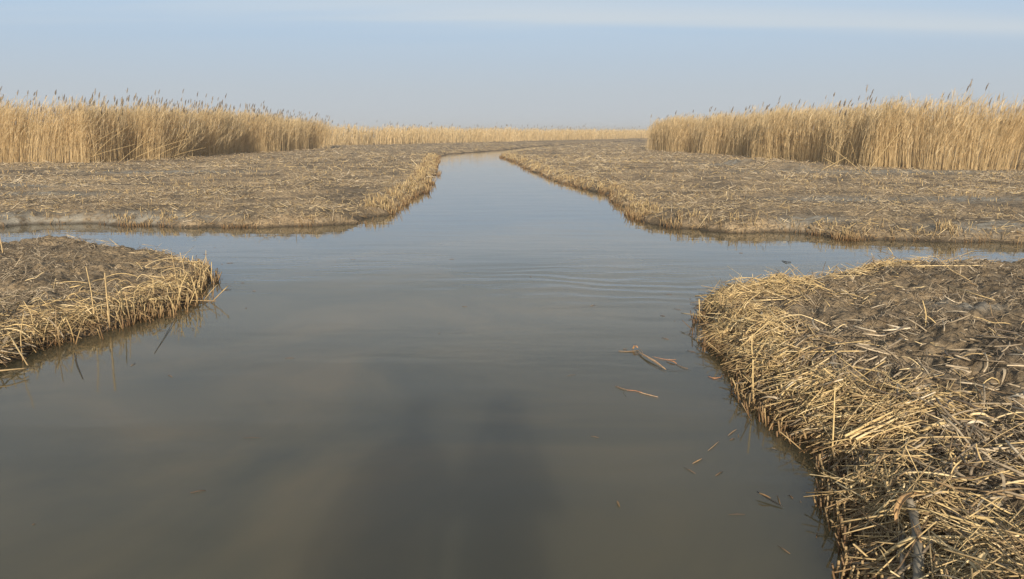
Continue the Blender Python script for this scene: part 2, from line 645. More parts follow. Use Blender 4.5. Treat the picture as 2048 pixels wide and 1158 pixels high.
class Bank:
    def __init__(self, poly, H, steep, seed, clod, rough):
        self.poly, self.H, self.steep, self.seed, self.clod, self.rough = poly, H, steep, seed, clod, rough

    def sd(self, x, y):
        d = sdist(self.poly, x, y)
        near = np.abs(d) < 3
        j = (fbm(x * 1.3, y * 1.3, self.seed + 40, 4) - 0.5) * 2
        return d + np.where(near, j * self.rough, 0)

    def h(self, x, y, sd=None):
        if sd is None:
            sd = self.sd(x, y)
        s = np.maximum(sd, 0)
        up = self.H * (0.72 * (1 - np.exp(-s / self.steep)) + 0.28 * (1 - np.exp(-s / (self.steep * 7))))
        k = np.clip(s / (self.steep * 1.3), 0, 1)
        dist = np.hypot(x, y)
        c = (fbm(x * 4.2, y * 4.2, self.seed, 4) - 0.5) * self.clod * 2
        c = c + (vnoise(x * 13, y * 13, self.seed + 9) - 0.5) * self.clod * 0.75
        c = c + (fbm(x * 24, y * 24, self.seed + 21, 2) - 0.5) * self.clod * 0.7
        c = c + (fbm(x * 0.7, y * 0.7, self.seed + 5, 2) - 0.5) * 0.07
        c = c * np.clip(120.0 / (dist + 1), 0, 1)
        if self.seed == 2:
            c = c + RIDGE(x, y)
        return np.where(sd > 0, up + k * c + 0.012 * (1 - k) * (vnoise(x * 9, y * 9, self.seed + 3) - .3), np.maximum(sd * 0.8, -0.5))


B_fl = Bank(FAR_LEFT, 0.26, 0.17, 1, 0.065, 0.42)
B_fr = Bank(FAR_RIGHT, 0.27, 0.18, 2, 0.065, 0.42)
B_nr = Bank(NEAR_RIGHT, 0.27, 0.15, 3, 0.085, 0.20)
B_nl = Bank(NEAR_LEFT, 0.17, 0.15, 4, 0.075, 0.24)


def clay_of(x, y):
    c = np.zeros(x.shape)
    for p, rx, ry in CLAY_SPOTS:
        c = np.maximum(c, np.exp(-(((x - p[0]) / rx) ** 2 + ((y - p[1]) / ry) ** 2)))
    return c


def bank_mesh(name, bank, X, Y, **props):
    sd = bank.sd(X, Y)
    Z = bank.h(X, Y, sd)
    n, m = X.shape
    V = np.stack([X, Y, Z], -1).reshape(-1, 3)
    idx = np.arange(n * m).reshape(n, m)
    f = np.stack([idx[:-1, :-1], idx[:-1, 1:], idx[1:, 1:], idx[1:, :-1]], -1).reshape(-1, 4)
    keep = (sd.reshape(-1)[f] > -0.45).any(1)
    f = f[keep]
    used = np.unique(f)
    re = np.full(n * m, -1)
    re[used] = np.arange(len(used))
    V = V[used]
    me = mesh_np(name, V, [re[f]], None, (M_mud,), True)
    x, y = V[:, 0], V[:, 1]
    s = sd.reshape(-1)[used]
    straw = np.clip(0.15 + 1.0 * np.clip(np.hypot(x, y) / 35, 0, 1), 0, 1)
    cl = clay_of(x, y)
    straw = straw * (1 - 0.7 * cl)
    for nm, val in (('straw', straw), ('clay', cl)):
        a = me.attributes.new(nm, 'FLOAT', 'POINT')
        a.data.foreach_set('value', val.astype(np.float32))
    return link(name, me, kind='structure', **props)


def wedge(y0, y1, ny, u0, u1, nu):
    if y1 > 100:
        y = np.concatenate([np.geomspace(y0, 60, int(ny * .76), endpoint=False), np.geomspace(60, y1, ny - int(ny * .76))])
    else:
        y = np.geomspace(y0, y1, ny)
    u = np.linspace(u0, u1, nu)
    Y, U = np.meshgrid(y, u, indexing='ij')
    return U * (Y + 4), Y


link('lake_bed', mesh_np('lake_bed', [(-6000, -6000, -0.9), (6000, -6000, -0.9), (6000, 6000, -0.9), (-6000, 6000, -0.9)], [np.array([[0, 1, 2, 3]])], None, (M_mud,)),
     kind='structure', label='brown mud under the water of the channel')
link('water', mesh_np('water', [(-5000, -5000, 0), (5000, -5000, 0), (5000, 5000, 0), (-5000, 5000, 0)], [np.array([[0, 1, 2, 3]])], None, (M_water,)),
     kind='structure', label='calm grey-brown water of the channel reflecting the sky')
X, Y = wedge(12, 1880, 330, -1.1, 0.35, 340)
bank_mesh('mud_bank', B_fl, X, Y, label='far mud bank left of the main channel with mown straw')
X, Y = wedge(9, 1880, 330, -0.1, 1.1, 320)
bank_mesh('mud_bank', B_fr, X, Y, label='far mud bank right of the main channel with mown straw')
X, Y = wedge(1.5, 12.8, 400, 0.18, 0.86, 400)
bank_mesh('mud_bank', B_nr, X, Y, label='near mud bank at bottom right, edge matted with yellow straw')
X, Y = wedge(4.2, 16.5, 300, -0.92, -0.2, 330)
bank_mesh('mud_bank', B_nl, X, Y, label='near mud bank at left ending in a point in the water')

# ------------------------------------------------------------------ reed beds
LEFT_FRONT = [(-70, 46.7), (-40, 47.5), (-33, 46.8), (-30, 46.7), (-25, 45.2), (-22.6, 45.4), (-21.4, 47.5), (-22.3, 49.5), (-20.8, 53.5), (-21.6, 56), (-20.0, 61), (-20.8, 64), (-18.9, 70), (-19.3, 74), (-17.0, 83.0)]
RIGHT_FRONT = [(11.4, 75), (13.9, 65), (15.4, 56), (15.0, 52), (15.9, 50), (15.3, 46.5), (16.3, 44), (15.9, 41.5), (16.9, 39.4), (18.9, 37.3), (21.6, 36.2), (30, 35.5), (60, 35)]
LEFT_BED = LEFT_FRONT + [(-22, 88), (-70, 95)]
RIGHT_BED = RIGHT_FRONT + [(60, 80), (18, 84)]
FAR_FRONT = [(-60, 93), (-21, 96), (-8.4, 115), (6.3, 142), (28, 181), (60, 232), (110, 300)]
FAR_BED = FAR_FRONT + [(110, 325), (60, 257), (24, 205), (2, 166), (-13, 133), (-25, 110), (-60, 105)]


def scatter(poly, n, decay, keep=0.08):
    """random points in a bed, dense near its edge"""
    P = np.array(poly)
    lo, hi = P.min(0), P.max(0)
    out = []
    tot = 0
    while tot < n:
        x = rng.uniform(lo[0], hi[0], n * 4)
        y = rng.uniform(lo[1], hi[1], n * 4)
        j = (fbm(x * 0.7, y * 0.7, 77, 3) - 0.5) * 2.0
        j = j + 1.5 * (vnoise(x * 0.2, y * 0.30, 12) - 0.5) + 1.5 * (vnoise(x * 0.5, y * 0.8, 14) - 0.5)
        d = sdist(poly, x, y) + j
        vis = np.abs(x) < 0.66 * y + 6
        ok = (d > 0) & (d < 8) & vis & (rng.random(len(x)) < np.maximum(np.exp(-np.maximum(d - 0.8, 0) / decay), keep) * np.clip(0.10 + d / 1.5, 0, 1))
        out.append(np.stack([x[ok], y[ok], d[ok]], 1))
        tot += ok.sum()
    return np.concatenate(out)[:n]


def ground_z(x, y):
    return np.maximum(B_fl.h(x, y), B_fr.h(x, y))


def reed_geo(G, pts, height, leaf_n=6, wind=(0.13, 0.05), stem_w=0.012, leaf_w=0.022, tint0=0.0, hv=0.13, fade=((0, 1), (1, 1))):
    N = len(pts)
    x, y, d = pts.T
    z0 = ground_z(x, y) - 0.03
    cl = fbm(x * 0.55, y * 0.55, 31, 3)
    h = height * (0.93 + 0.22 * (cl - 0.5) + hv * rng.normal(size=N) * 0.6)
    # inner plants reach a little higher, stray stems at the very edge are shorter
    h *= np.clip(0.62 + 0.36 * np.sqrt(np.clip(d, 0, 1.2)), 0.6, 1.0)
    h *= np.interp(np.hypot(x, y), fade[0], fade[1])
    la = fbm(x * 0.45, y * 0.45, 55, 2) - 0.5
    lb = fbm(x * 0.6, y * 0.6, 66, 2) - 0.5
    lean = np.stack([wind[0] * h * (0.6 + 0.5 * rng.random(N)) + la * 1.3 + rng.normal(size=N) * 0.2,
                     wind[1] * h + lb * 1.0 + rng.normal(size=N) * 0.2, np.zeros(N)], 1)
    fall = rng.random(N) < (0.05 + 0.16 * np.clip((la + 0.02) * 6, 0, 1)) * (d < 1.2)
    lean[fall] *= 2.6
    h[fall] *= 0.72
    t = np.linspace(0, 1, 4)
    P = np.stack([x, y, z0], 1)[:, None, :] + lean[:, None, :] * (t ** 1.5)[None, :, None]
    P[:, :, 2] += h[:, None] * t[None, :]
    az = rng.uniform(-0.9, 0.9, N)
    side = np.stack([np.cos(az), np.sin(az), np.zeros(N)], 1)
    wd = stem_w * (1 + 0.35 * rng.random(N))[:, None] * np.array([1.1, 1, .8, .35])[None, :]
    tn = np.clip(tint0 + 0.18 + 0.42 * rng.random(N) + 0.5 * (cl - 0.5), 0, 1)
    G.ribbons(P, wd, side, tn)
    # leaves
    for k in range(leaf_n):
        s = 0.22 + 0.77 * rng.random(N) ** 0.6
        i = s * 3
        i0 = np.clip(i.astype(int), 0, 2)
        fr = (i - i0)[:, None]
        base = P[np.arange(N), i0] * (1 - fr) + P[np.arange(N), i0 + 1] * fr
        a = rng.uniform(0, 2 * math.pi, N)
        ln = height * (0.09 + 0.11 * rng.random(N))
        dr = np.stack([np.cos(a) * 0.55 + 0.35, np.sin(a) * 0.55, np.zeros(N)], 1) * ln[:, None]
        up = ln * (0.75 + 0.3 * rng.random(N))
        Q = np.stack([base, base + dr * 0.45, base + dr], 1)
        Q[:, 1, 2] += up * 0.62
        Q[:, 2, 2] += up * (0.75 + 0.35 * rng.random(N))
        sd_ = np.stack([-np.sin(a) + 0.3 * rng.normal(size=N), np.cos(a) + 0.3 * rng.normal(size=N), 0.4 * rng.normal(size=N)], 1)
        G.ribbons(Q, leaf_w * (0.7 + 0.6 * rng.random(N))[:, None] * np.array([0.6, 1, 0.15])[None, :], sd_, np.clip(tn + 0.28 + 0.15 * rng.normal(size=N), 0, 1))
    return P


def reed_bed(name, poly, n, height, decay, label, plume_n=0, **kw):
    G = Geo()
    pts = scatter(poly, n, decay)
    P = reed_geo(G, pts, height, **kw)
    if plume_n:
        sel = rng.choice(len(pts), plume_n, replace=False)
        top = P[sel, -1]
        ln = 0.35 * (0.7 + 0.5 * rng.random(plume_n))
        ext = 0.10 + 0.55 * rng.random(plume_n) ** 1.6
        Q = np.stack([P[sel, -2], top + np.stack([0.02 + 0 * ext, 0 * ext, ext], 1)], 1)
        G.ribbons(Q, 0.014, np.tile([1, 0, 0], (plume_n, 1)), 0.4)
        t = np.linspace(0, 1, 4)
        A = Q[:, -1][:, None, :] + np.stack([0.25 * ln[:, None] * t ** 2, 0 * ln[:, None] * t, ln[:, None] * t], -1)
        G.tubes(A, 0.040 * np.array([0.3, 1, .75, .12])[None, :] * (0.8 + 0.4 * rng.random(plume_n))[:, None], 4, None, False, 1)
    return link(name, G.mesh(name, (M_reed, M_plume)), kind='stuff', label=label)


reed_bed('reed_bed', LEFT_BED, 18000, 3.0, 1.5, 'dense golden reed bed standing on the far left bank', plume_n=650, fade=((50, 74, 86), (1, .98, .82)))
reed_bed('reed_bed', RIGHT_BED, 18000, 3.0, 1.5, 'dense golden reed bed standing on the far right bank', plume_n=150, fade=((40, 48, 66, 76), (1, .95, .93, .83)))
reed_bed('reed_bed', FAR_BED, 15000, 2.05, 2.5, 'distant low reed bed along the horizon beyond the channel', plume_n=500,
         leaf_n=2, stem_w=0.04, leaf_w=0.07, tint0=0.1, fade=((96, 120, 150, 200), (1.12, 1.02, .88, .84)))


# ------------------------------------------------------------------ loose straw and stubble ("stuff")
def in_bed(x, y):
    return (sdist(LEFT_BED, x, y) > 0.1) | (sdist(RIGHT_BED, x, y) > 0.1) | (sdist(FAR_BED, x, y) > 0)


def lying(bank, x, y, length, lift, az, tilt, bend, K=3):
    """straight-ish stalks resting on the ground: returns paths"""
    N = len(x)
    dx, dy = np.cos(az), np.sin(az)
    t = np.linspace(-0.5, 0.5, K)
    PX = x[:, None] + dx[:, None] * length[:, None] * t
    PY = y[:, None] + dy[:, None] * length[:, None] * t
    bx = bend * (0.25 - t ** 2)[None, :] * 4 * length[:, None]
    PX += -dy[:, None] * bx
    PY += dx[:, None] * bx
    Zg = bank.h(PX[:, [0, K // 2, -1]], PY[:, [0, K // 2, -1]])
    za = np.maximum(Zg[:, 0], 0.0)
    zb = np.maximum(Zg[:, 2], 0.0)
    zm = np.maximum(Zg[:, 1], 0.0)
    PZ = za[:, None] * (0.5 - t) + zb[:, None] * (0.5 + t)
    PZ += np.maximum(zm - (za + zb) / 2, 0)[:, None]
    PZ += lift[:, None] + tilt[:, None] * length[:, None] * (t + 0.35)
    return np.stack([PX, PY, PZ], -1)


def scatter_lod(n, y0, y1, u0, u1, power=1.0):
    """points spread over a ground wedge, thinner with distance"""
    a = rng.random(n)
    e = 1 - power
    if abs(e) < 1e-6:
        y = y0 * (y1 / y0) ** a
    else:
        y = (y0 ** e + a * (y1 ** e - y0 ** e)) ** (1 / e)
    return rng.uniform(u0, u1, n) * (y + 3), y


def litter_far(name, bank, n, u0, u1, label):
    G = Geo()
    x, y = scatter_lod(n * 3, 13, 120, u0, u1, 0.75)
    sd = bank.sd(x, y)
    drift = fbm(x * 0.45, y * 0.9, 91, 4)
    edge = np.exp(-np.maximum(sd, 0) / 0.6)
    p = 0.7 * np.clip((drift - 0.42) * 5, 0.06, 1) + 1.2 * edge * np.clip((fbm(x * .8, y * .8, 92, 3) - .35) * 5, 0.1, 1)
    p *= (1 - 0.85 * clay_of(x, y))
    ok = (sd > -0.04) & ~in_bed(x, y) & (rng.random(len(x)) < p)
    x, y, edge, drift = x[ok][:n], y[ok][:n], edge[ok][:n], drift[ok][:n]
    N = len(x)
    dist = np.hypot(x, y)
    ln = (0.04 + 0.26 * rng.random(N) ** 3) * np.clip(dist / 26, 0.8, 1.5)
    az = rng.uniform(0, 6.3, N)
    P = lying(bank, x, y, ln, 0.004 + 0.03 * rng.random(N) + 0.05 * edge * rng.random(N), az,
              np.abs(rng.normal(0, 0.32, N)) + 0.25 * edge * rng.normal(size=N), rng.normal(0, 0.12, N)[:, None])
    rad = (0.0035 + 0.007 * rng.random(N) ** 2) * np.clip(dist / 26, 0.8, 1.9)
    tint = np.clip(0.56 + 0.30 * rng.normal(size=N) + 0.12 * edge + 0.35 * (drift - 0.5), 0, 1)
    y_ = rng.random(N) < (0.25 + 0.6 * edge)
    for flag, mi in ((y_, 0), (~y_, 1)):
        G.tubes(P[flag][:, ::2], np.repeat(rad[flag][:, None], 2, 1) * np.array([1, .7]), 3, tint[flag], False, mi)
    return link(name, G.mesh(name, (M_straw, M_litter)), kind='stuff', label=label)


litter_far('straw_litter', B_fl, 44000, -0.66, 0.25, 'scattered broken straw over the far left mud bank')
litter_far('straw_litter', B_fr, 44000, -0.02, 0.66, 'scattered broken straw over the far right mud bank')


def edge_stubble(name, bank, n, win, label, hmin=0.08, hmax=0.34, sd0=-0.18, sd1=0.45, lod=1.0, bunch=0.45, mats=None):
    """cut stubs standing along a waterline; win = list of (x0,x1,y0,y1,weight)"""
    G = Geo()
    xs, ys = [], []
    for x0, x1, y0, y1, k in win:
        m = int(n * k * (30 if sd1 < 5 else 6))
        xs.append(rng.uniform(x0, x1, m))
        ys.append(y0 * (y1 / y0) ** rng.random(m))
    x = np.concatenate(xs)
    y = np.concatenate(ys)
    sd = bank.sd(x, y)
    g = fbm(x * 1.6, y * 1.6, 19, 3)
    ok = (sd > sd0) & (sd < sd1) & (rng.random(len(x)) < np.clip((g - bunch) * 5, 0.03, 1))
    x, y, sd = x[ok][:n], y[ok][:n], sd[ok][:n]
    N = len(x)
    dist = np.hypot(x, y)
    h = hmin + (hmax - hmin) * rng.random(N) ** 1.5
    z = np.where(sd > 0, bank.h(x, y, sd), 0) - 0.05
    lean = rng.normal(size=(N, 2)) * 0.30 * h[:, None]
    t = np.array([0, 0.5, 1])
    P = np.stack([x[:, None] + lean[:, :1] * t, y[:, None] + lean[:, 1:] * t, z[:, None] + (h[:, None] + 0.05) * t], -1)
    rad = (0.004 + 0.0035 * rng.random(N)) * np.clip(dist / 18, 1.0, 2.2)
    G.tubes(P, np.repeat(rad[:, None], 3, 1), 3, np.clip(0.40 + 0.24 * rng.normal(size=N), 0, 1))
    return link(name, G.mesh(name, mats or (M_straw,)), kind='stuff', label=label)


edge_stubble('cut_stubble', B_fl, 3200, [(-7, -2, 20.5, 66, 1.0)], 'golden cut reed stubble along the left side of the far channel', sd1=0.6, hmax=0.22, hmin=0.03, bunch=0.43)
edge_stubble('cut_stubble', B_fr, 3000, [(-1, 9, 15, 66, 1.0)], 'golden cut reed stubble along the right side of the far channel', sd1=0.45, hmax=0.18, hmin=0.03, bunch=0.46)
edge_stubble('cut_stubble', B_fr, 700, [(4, 14, 13.5, 18.5, 1.0)], 'short cut stubble tufts along the cross channel on the right', sd1=0.3, hmax=0.17, hmin=0.03, bunch=0.58)
edge_stubble('cut_stubble', B_fl, 500, [(-13, -3, 15.5, 19, 1.0)], 'short cut stubble tufts along the cross channel on the left', sd1=0.3, hmax=0.12, hmin=0.03, bunch=0.58)
edge_stubble('cut_stubble', B_fl, 2600, [(-30, -3, 15, 60, 1.0)], 'short cut stubble scattered over the far left mown bank', sd0=0.3, sd1=99, hmax=0.13, hmin=0.02, bunch=0.55)
edge_stubble('cut_stubble', B_fr, 2600, [(0, 26, 13, 60, 1.0)], 'short cut stubble scattered over the far right mown bank', sd0=0.3, sd1=99, hmax=0.13, hmin=0.02, bunch=0.55)
edge_stubble('cut_stubble', B_nr, 1100, [(1, 5, 2.5, 9, 1.0)], 'short cut stubble low along the near right water edge', sd0=-0.12, sd1=0.2, hmax=0.14, hmin=0.04, bunch=0.42)
edge_stubble('cut_stubble', B_nl, 700, [(-7, -3, 6, 12.5, 1.0)], 'short cut stubble low along the near left water edge', sd0=-0.12, sd1=0.2, hmax=0.15, hmin=0.04, bunch=0.42)


def litter_near(name, bank, n_mat, n_open, box, label, mat_w, face):
    G = Geo()
    x0, x1, y0, y1 = box

    def pick(n, fn):
        X, Y, D = [], [], []
        tot = 0
        while tot < n:
            y = (y0 ** -0.2 + rng.random(n * 3) * (y1 ** -0.2 - y0 ** -0.2)) ** -5
            x = rng.uniform(x0, x1, n * 3)
            sd = bank.sd(x, y)
            ok = (sd > 0.0) & (np.abs(x) < 0.66 * y + 1.2) & (rng.random(len(x)) < fn(sd, x, y))
            X.append(x[ok]); Y.append(y[ok]); D.append(sd[ok])
            tot += ok.sum()
        return np.concatenate(X)[:n], np.concatenate(Y)[:n], np.concatenate(D)[:n]
    # 1. the mat of straw along the edge, stalks mostly combed over the bank

    def facing(x, y):
        gx, gy = bank_g(bank, x, y)
        v = (gx * -face[0] + gy * -face[1]) / (np.hypot(gx, gy) + 1e-9)
        return 0.12 + 0.88 * np.clip(0.45 + 0.9 * v, 0, 1)

    def w(x, y):
        return mat_w * (0.25 + 1.3 * fbm(x * 0.8, y * 0.8, 23, 2)) * facing(x, y)
    x, y, sd = pick(n_mat, lambda s, x, y: np.exp(-(np.maximum(s - 0.05, 0) / w(x, y)) ** 2) * np.clip((fbm(x * 1.3, y * 1.3, 29, 3) - 0.34) * 4.5, 0.08, 1) * facing(x, y))
    N = len(x)
    e = 0.06
    gx = bank_g(bank, x, y, e)
    out_az = np.arctan2(-gx[1], -gx[0])
    az = out_az + rng.normal(0, 1.35, N) + 2.2 * (fbm(x * 1.2, y * 1.2, 83, 2) - 0.5)
    ln = 0.06 + 0.34 * rng.random(N) ** 1.9
    m = np.exp(-(np.maximum(sd - 0.05, 0) / mat_w) ** 2)
    P = lying(bank, x, y, ln, 0.005 + (0.02 + 0.06 * m) * rng.random(N), az, rng.normal(-0.02, 0.30, N), rng.normal(0, 0.09, N)[:, None], 3)
    P[:, :, 2] = np.maximum(P[:, :, 2], -0.03)
    rad = (0.0017 + 0.0031 * rng.random(N) ** 1.6)
    yl = np.clip(0.54 + 0.30 * rng.normal(size=N), 0, 1)
    G.tubes(P, rad[:, None] * np.array([1, 1, .85])[None, :], 4, yl, True, 0)
    # 2. sparse broken bits on open mud
    x, y, sd = pick(n_open, lambda s, x, y: np.clip((fbm(x * 1.5, y * 1.5, 37, 3) - 0.42) * 5, 0.10, 1))
    N = len(x)
    ln = 0.025 + 0.15 * rng.random(N) ** 2.4
    P = lying(bank, x, y, ln, 0.0 + 0.022 * rng.random(N), rng.uniform(0, 6.3, N), rng.normal(0.0, 0.35, N), rng.normal(0, 0.14, N)[:, None], 3)
    rad = 0.0018 + 0.0032 * rng.random(N)
    G.tubes(P, rad[:, None] * np.array([.8, 1, .6])[None, :], 3, np.clip(0.38 + 0.30 * rng.normal(size=N), 0, 1), False, 1)
    # 3. dry leaf scraps, flat and curled
    N = n_open // 5
    x, y, sd = pick(N, lambda s, x, y: np.clip((fbm(x * 1.5, y * 1.5, 37, 3) - 0.40) * 5, 0.06, 1))
    ln = 0.05 + 0.14 * rng.random(N)
    az = rng.uniform(0, 6.3, N)
    P = lying(bank, x, y, ln, 0.004 + 0.02 * rng.random(N), az, rng.normal(0.05, 0.3, N), rng.normal(0, 0.13, N)[:, None], 5)
    P[:, :, 2] += (0.02 * np.sin(np.linspace(0, 3.1, 5)))[None, :] * rng.random(N)[:, None]
    s = np.stack([-np.sin(az), np.cos(az), rng.normal(0, 0.5, N)], 1)
    G.ribbons(P, (0.004 + 0.008 * rng.random(N))[:, None] * np.array([.4, 1, 1, .8, .2])[None, :], s, np.clip(0.36 + 0.25 * rng.normal(size=N), 0, 1), 1)
    # 4. crushed thick stems and broad dead leaves where the bank is closest
    N = n_open // 14
    x, y, sd = pick(N, lambda s, x, y: (y < 7.5) * (0.3 + np.exp(-s / 0.8)))
    ln = 0.06 + 0.26 * rng.random(N)
    P = lying(bank, x, y, ln, 0.02 + 0.05 * rng.random(N), rng.uniform(0, 6.3, N), rng.normal(0, 0.2, N), rng.normal(0, 0.10, N)[:, None], 4)
    G.tubes(P, (0.0045 + 0.004 * rng.random(N))[:, None] * np.array([.9, 1, 1.05, .8])[None, :], 5, np.clip(0.4 + 0.3 * rng.normal(size=N), 0, 1), True, 1)
    N = n_open // 34
    x, y, sd = pick(N, lambda s, x, y: (y < 8) * (0.3 + np.exp(-s / 0.8)))
    ln = 0.06 + 0.16 * rng.random(N)
    az = rng.uniform(0, 6.3, N)
    P = lying(bank, x, y, ln, 0.03 + 0.04 * rng.random(N), az, rng.normal(0.05, 0.4, N), rng.normal(0, 0.1, N)[:, None], 5)
    P[:, :, 2] += (0.035 * np.sin(np.linspace(0, 3.1, 5)))[None, :] * rng.random(N)[:, None]
    s = np.stack([-np.sin(az), np.cos(az), rng.normal(0, 0.7, N)], 1)
    G.ribbons(P, (0.009 + 0.014 * rng.random(N))[:, None] * np.array([.5, 1, .9, .7, .1])[None, :], s, np.clip(0.5 + 0.3 * rng.normal(size=N), 0, 1), 1)
    return link(name, G.mesh(name, (M_straw, M_litter)), kind='stuff', label=label)


def bank_g(bank, x, y, e=0.06):
    gx = sdist(bank.poly, x + e, y) - sdist(bank.poly, x - e, y)
    gy = sdist(bank.poly, x, y + e) - sdist(bank.poly, x, y - e)
    return gx, gy


litter_near('straw_litter', B_nr, 18000, 10000, (1.3, 9.5, 2.3, 11.8), 'thick mat of cut straw along the near right bank', 0.62, (-0.93, -0.37))
litter_near('straw_litter', B_nl, 3300, 8000, (-12, -3.4, 5.5, 15), 'mat of cut straw over the near left bank', 0.55, (0.6, -0.8))

# ------------------------------------------------------------------ haze in the air
def haze():
    m = bpy.data.materials.new('haze')
    m.use_nodes = True
    nt = m.node_tree
    nt.nodes.clear()
    out = nt.nodes.new('ShaderNodeOutputMaterial')
    v = nt.nodes.new('ShaderNodeVolumePrincipled')
    v.inputs['Color'].default_value = (1.0, 0.98, 0.95, 1)
    v.inputs['Density'].default_value = HAZE
    v.inputs['Anisotropy'].default_value = 0.2
    nt.links.new(v.outputs[0], out.inputs['Volume'])
    x0, x1, y0, y1, z0, z1 = -6500, 6500, -6500, 6500, -2.0, 5.0
    V = [(x, y, z) for z in (z0, z1) for y in (y0, y1) for x in (x0, x1)]
    f = np.array([[0, 2, 3, 1], [4, 5, 7, 6], [0, 1, 5, 4], [2, 6, 7, 3], [0, 4, 6, 2], [1, 3, 7, 5]])
    link('haze', mesh_np('haze', V, [f], None, (m,), False), kind='stuff', label='thin grey haze lying over the marsh')


if HAZE:
    haze()

# ------------------------------------------------------------------ single reeds with plumes
def put(proto, loc, rz=0.0, scale=(1, 1, 1), **props):
    """a copy of a thing with copies of its parts"""
    o = proto.copy()
    COL.objects.link(o)
    o.location = loc
    o.rotation_euler = (0, 0, rz)
    o.scale = scale
    for k, v in props.items():
        o[k] = v
    for ch in proto.children:
        c = ch.copy()
        COL.objects.link(c)
        c.parent = o
    return o


def remove(proto):
    for ch in list(proto.children):
        bpy.data.objects.remove(ch)
    bpy.data.objects.remove(proto)


LOOK = {}


def tall_reed(h, seed):
    G = Geo()
    lx = h * R.uniform(0.03, 0.13)
    ly = R.uniform(-0.12, 0.12)
    t = np.linspace(0, 1, 5)
    P = np.stack([lx * t ** 1.6, ly * t ** 1.6, h * t], 1)
    G.tubes(P[None], np.array([[.008, .0075, .007, .006, .004]]), 3, 0.5, False)
    o = link('tall_reed', None)
    link('stem', G.mesh('stem', (M_reed_obj,)), o)
    for k in range(3):
        G = Geo()
        i = R.uniform(1.8, 3.7)
        b = P[int(i)] * (1 - i % 1) + P[int(i) + 1] * (i % 1)
        a = R.uniform(-1.3, 1.3)
        l_ = R.uniform(0.25, 0.5)
        Q = np.stack([b, b + [l_ * .4 * math.cos(a), l_ * .4 * math.sin(a), l_ * .45], b + [l_ * math.cos(a), l_ * math.sin(a), l_ * R.uniform(.2, .6)]])
        G.ribbons(Q[None], np.array([[.016, .022, .003]]), np.array([[-math.sin(a), math.cos(a), .3]]), 0.6)
        link('leaf', G.mesh('leaf', (M_reed_obj,)), o)
    # drooping one-sided seed plume: a spindle with ragged side tufts
    G = Geo()
    L_ = R.uniform(0.24, 0.36)
    tilt = R.uniform(0.1, 0.5)
    fat = R.uniform(.8, 1.2)
    LOOK[o.name] = ('full' if fat > 1 else 'slim') + (' nodding' if tilt > .3 else ' upright')
    t = np.linspace(0, 1, 6)
    A = P[-1] + np.stack([tilt * L_ * t ** 1.5, 0.12 * ly * t, L_ * t], 1)
    G.tubes(A[None], np.array([[.005, .020, .028, .024, .015, .003]]) * fat, 5, R.random(), False)
    for k in range(9):
        i = R.uniform(0.3, 4.2)
        b = A[int(i)] * (1 - i % 1) + A[int(i) + 1] * (i % 1)
        a = R.gauss(0.0, 1.2)
        l_ = R.uniform(0.06, 0.12)
        Q = np.stack([b, b + [l_ * .6 * math.cos(a), l_ * .6 * math.sin(a), l_ * .5], b + [l_ * math.cos(a), l_ * math.sin(a), l_ * .45]])
        G.ribbons(Q[None], np.array([[.016, .02, .003]]), np.array([[-math.sin(a), math.cos(a), .3]]), R.random())
    link('plume', G.mesh('plume', (M_plume,)), o)
    return o


protos = [tall_reed(3.0 + 0.1 * k, k) for k in range(9)]


def plumed(bed, n, hmean, zones, group, fade):
    pts = scatter(bed, n * 3, 2.2, 0.2)
    vis = np.abs(pts[:, 0]) < 0.615 * pts[:, 1]
    pts = pts[vis][:n]
    for x, y, d in pts:
        z = float(ground_z(np.array([x]), np.array([y]))[0]) - 0.03
        p = R.choice(protos)
        base_h = 3.0 + 0.1 * protos.index(p)
        k = hmean * float(np.interp(math.hypot(x, y), fade[0], fade[1])) * R.uniform(0.96, 1.07) * (1.14 if R.random() < 0.10 else 1) / base_h
        px = 1024 + x / y * F
        zone = next(nm for lim, nm in zones if px < lim)
        hh = k * base_h / hmean / float(np.interp(math.hypot(x, y), fade[0], fade[1]))
        size = 'towering' if hh > 1.09 else ('tall' if hh > 1.01 else 'shorter')
        put(p, (x, y, z), R.uniform(-0.7, 0.7), (1, 1, k), label=f'{size} dry reed, {LOOK[p.name]} plume, {zone}', category='reed', group=group)


plumed(LEFT_BED, 195, 3.36, [(60, 'at the left end of the left reed bed'), (130, 'left of the corner of the left reed bed'), (200, 'just before the corner of the left bed'),
                             (280, 'over the corner of the left reed bed'), (360, 'just past the corner of the left reed bed'), (440, 'along the left bed\'s receding side'),
                             (540, 'late on the left bed\'s receding side'), (9999, 'by the far tip of the left reed bed')], 'plumed reeds above the left reed bed', ((50, 74, 86), (1, .98, .84)))
plumed(RIGHT_BED, 105, 3.25, [(1400, 'by the far tip of the right reed bed'), (1520, 'over the far side of the right reed bed'), (1640, 'above the mud ridge before the right reed bed'),
                              (1720, 'above the broken stalks of the right reed bed'), (1800, 'over the near corner of the right reed bed'), (1900, 'over the front of the right reed bed'),
                              (1980, 'near the right end of the right reed bed'), (9999, 'at the very right end of the right reed bed')], 'plumed reeds above the right reed bed', ((40, 48, 66, 76), (1, .95, .93, .83)))
for p in protos:
    remove(p)


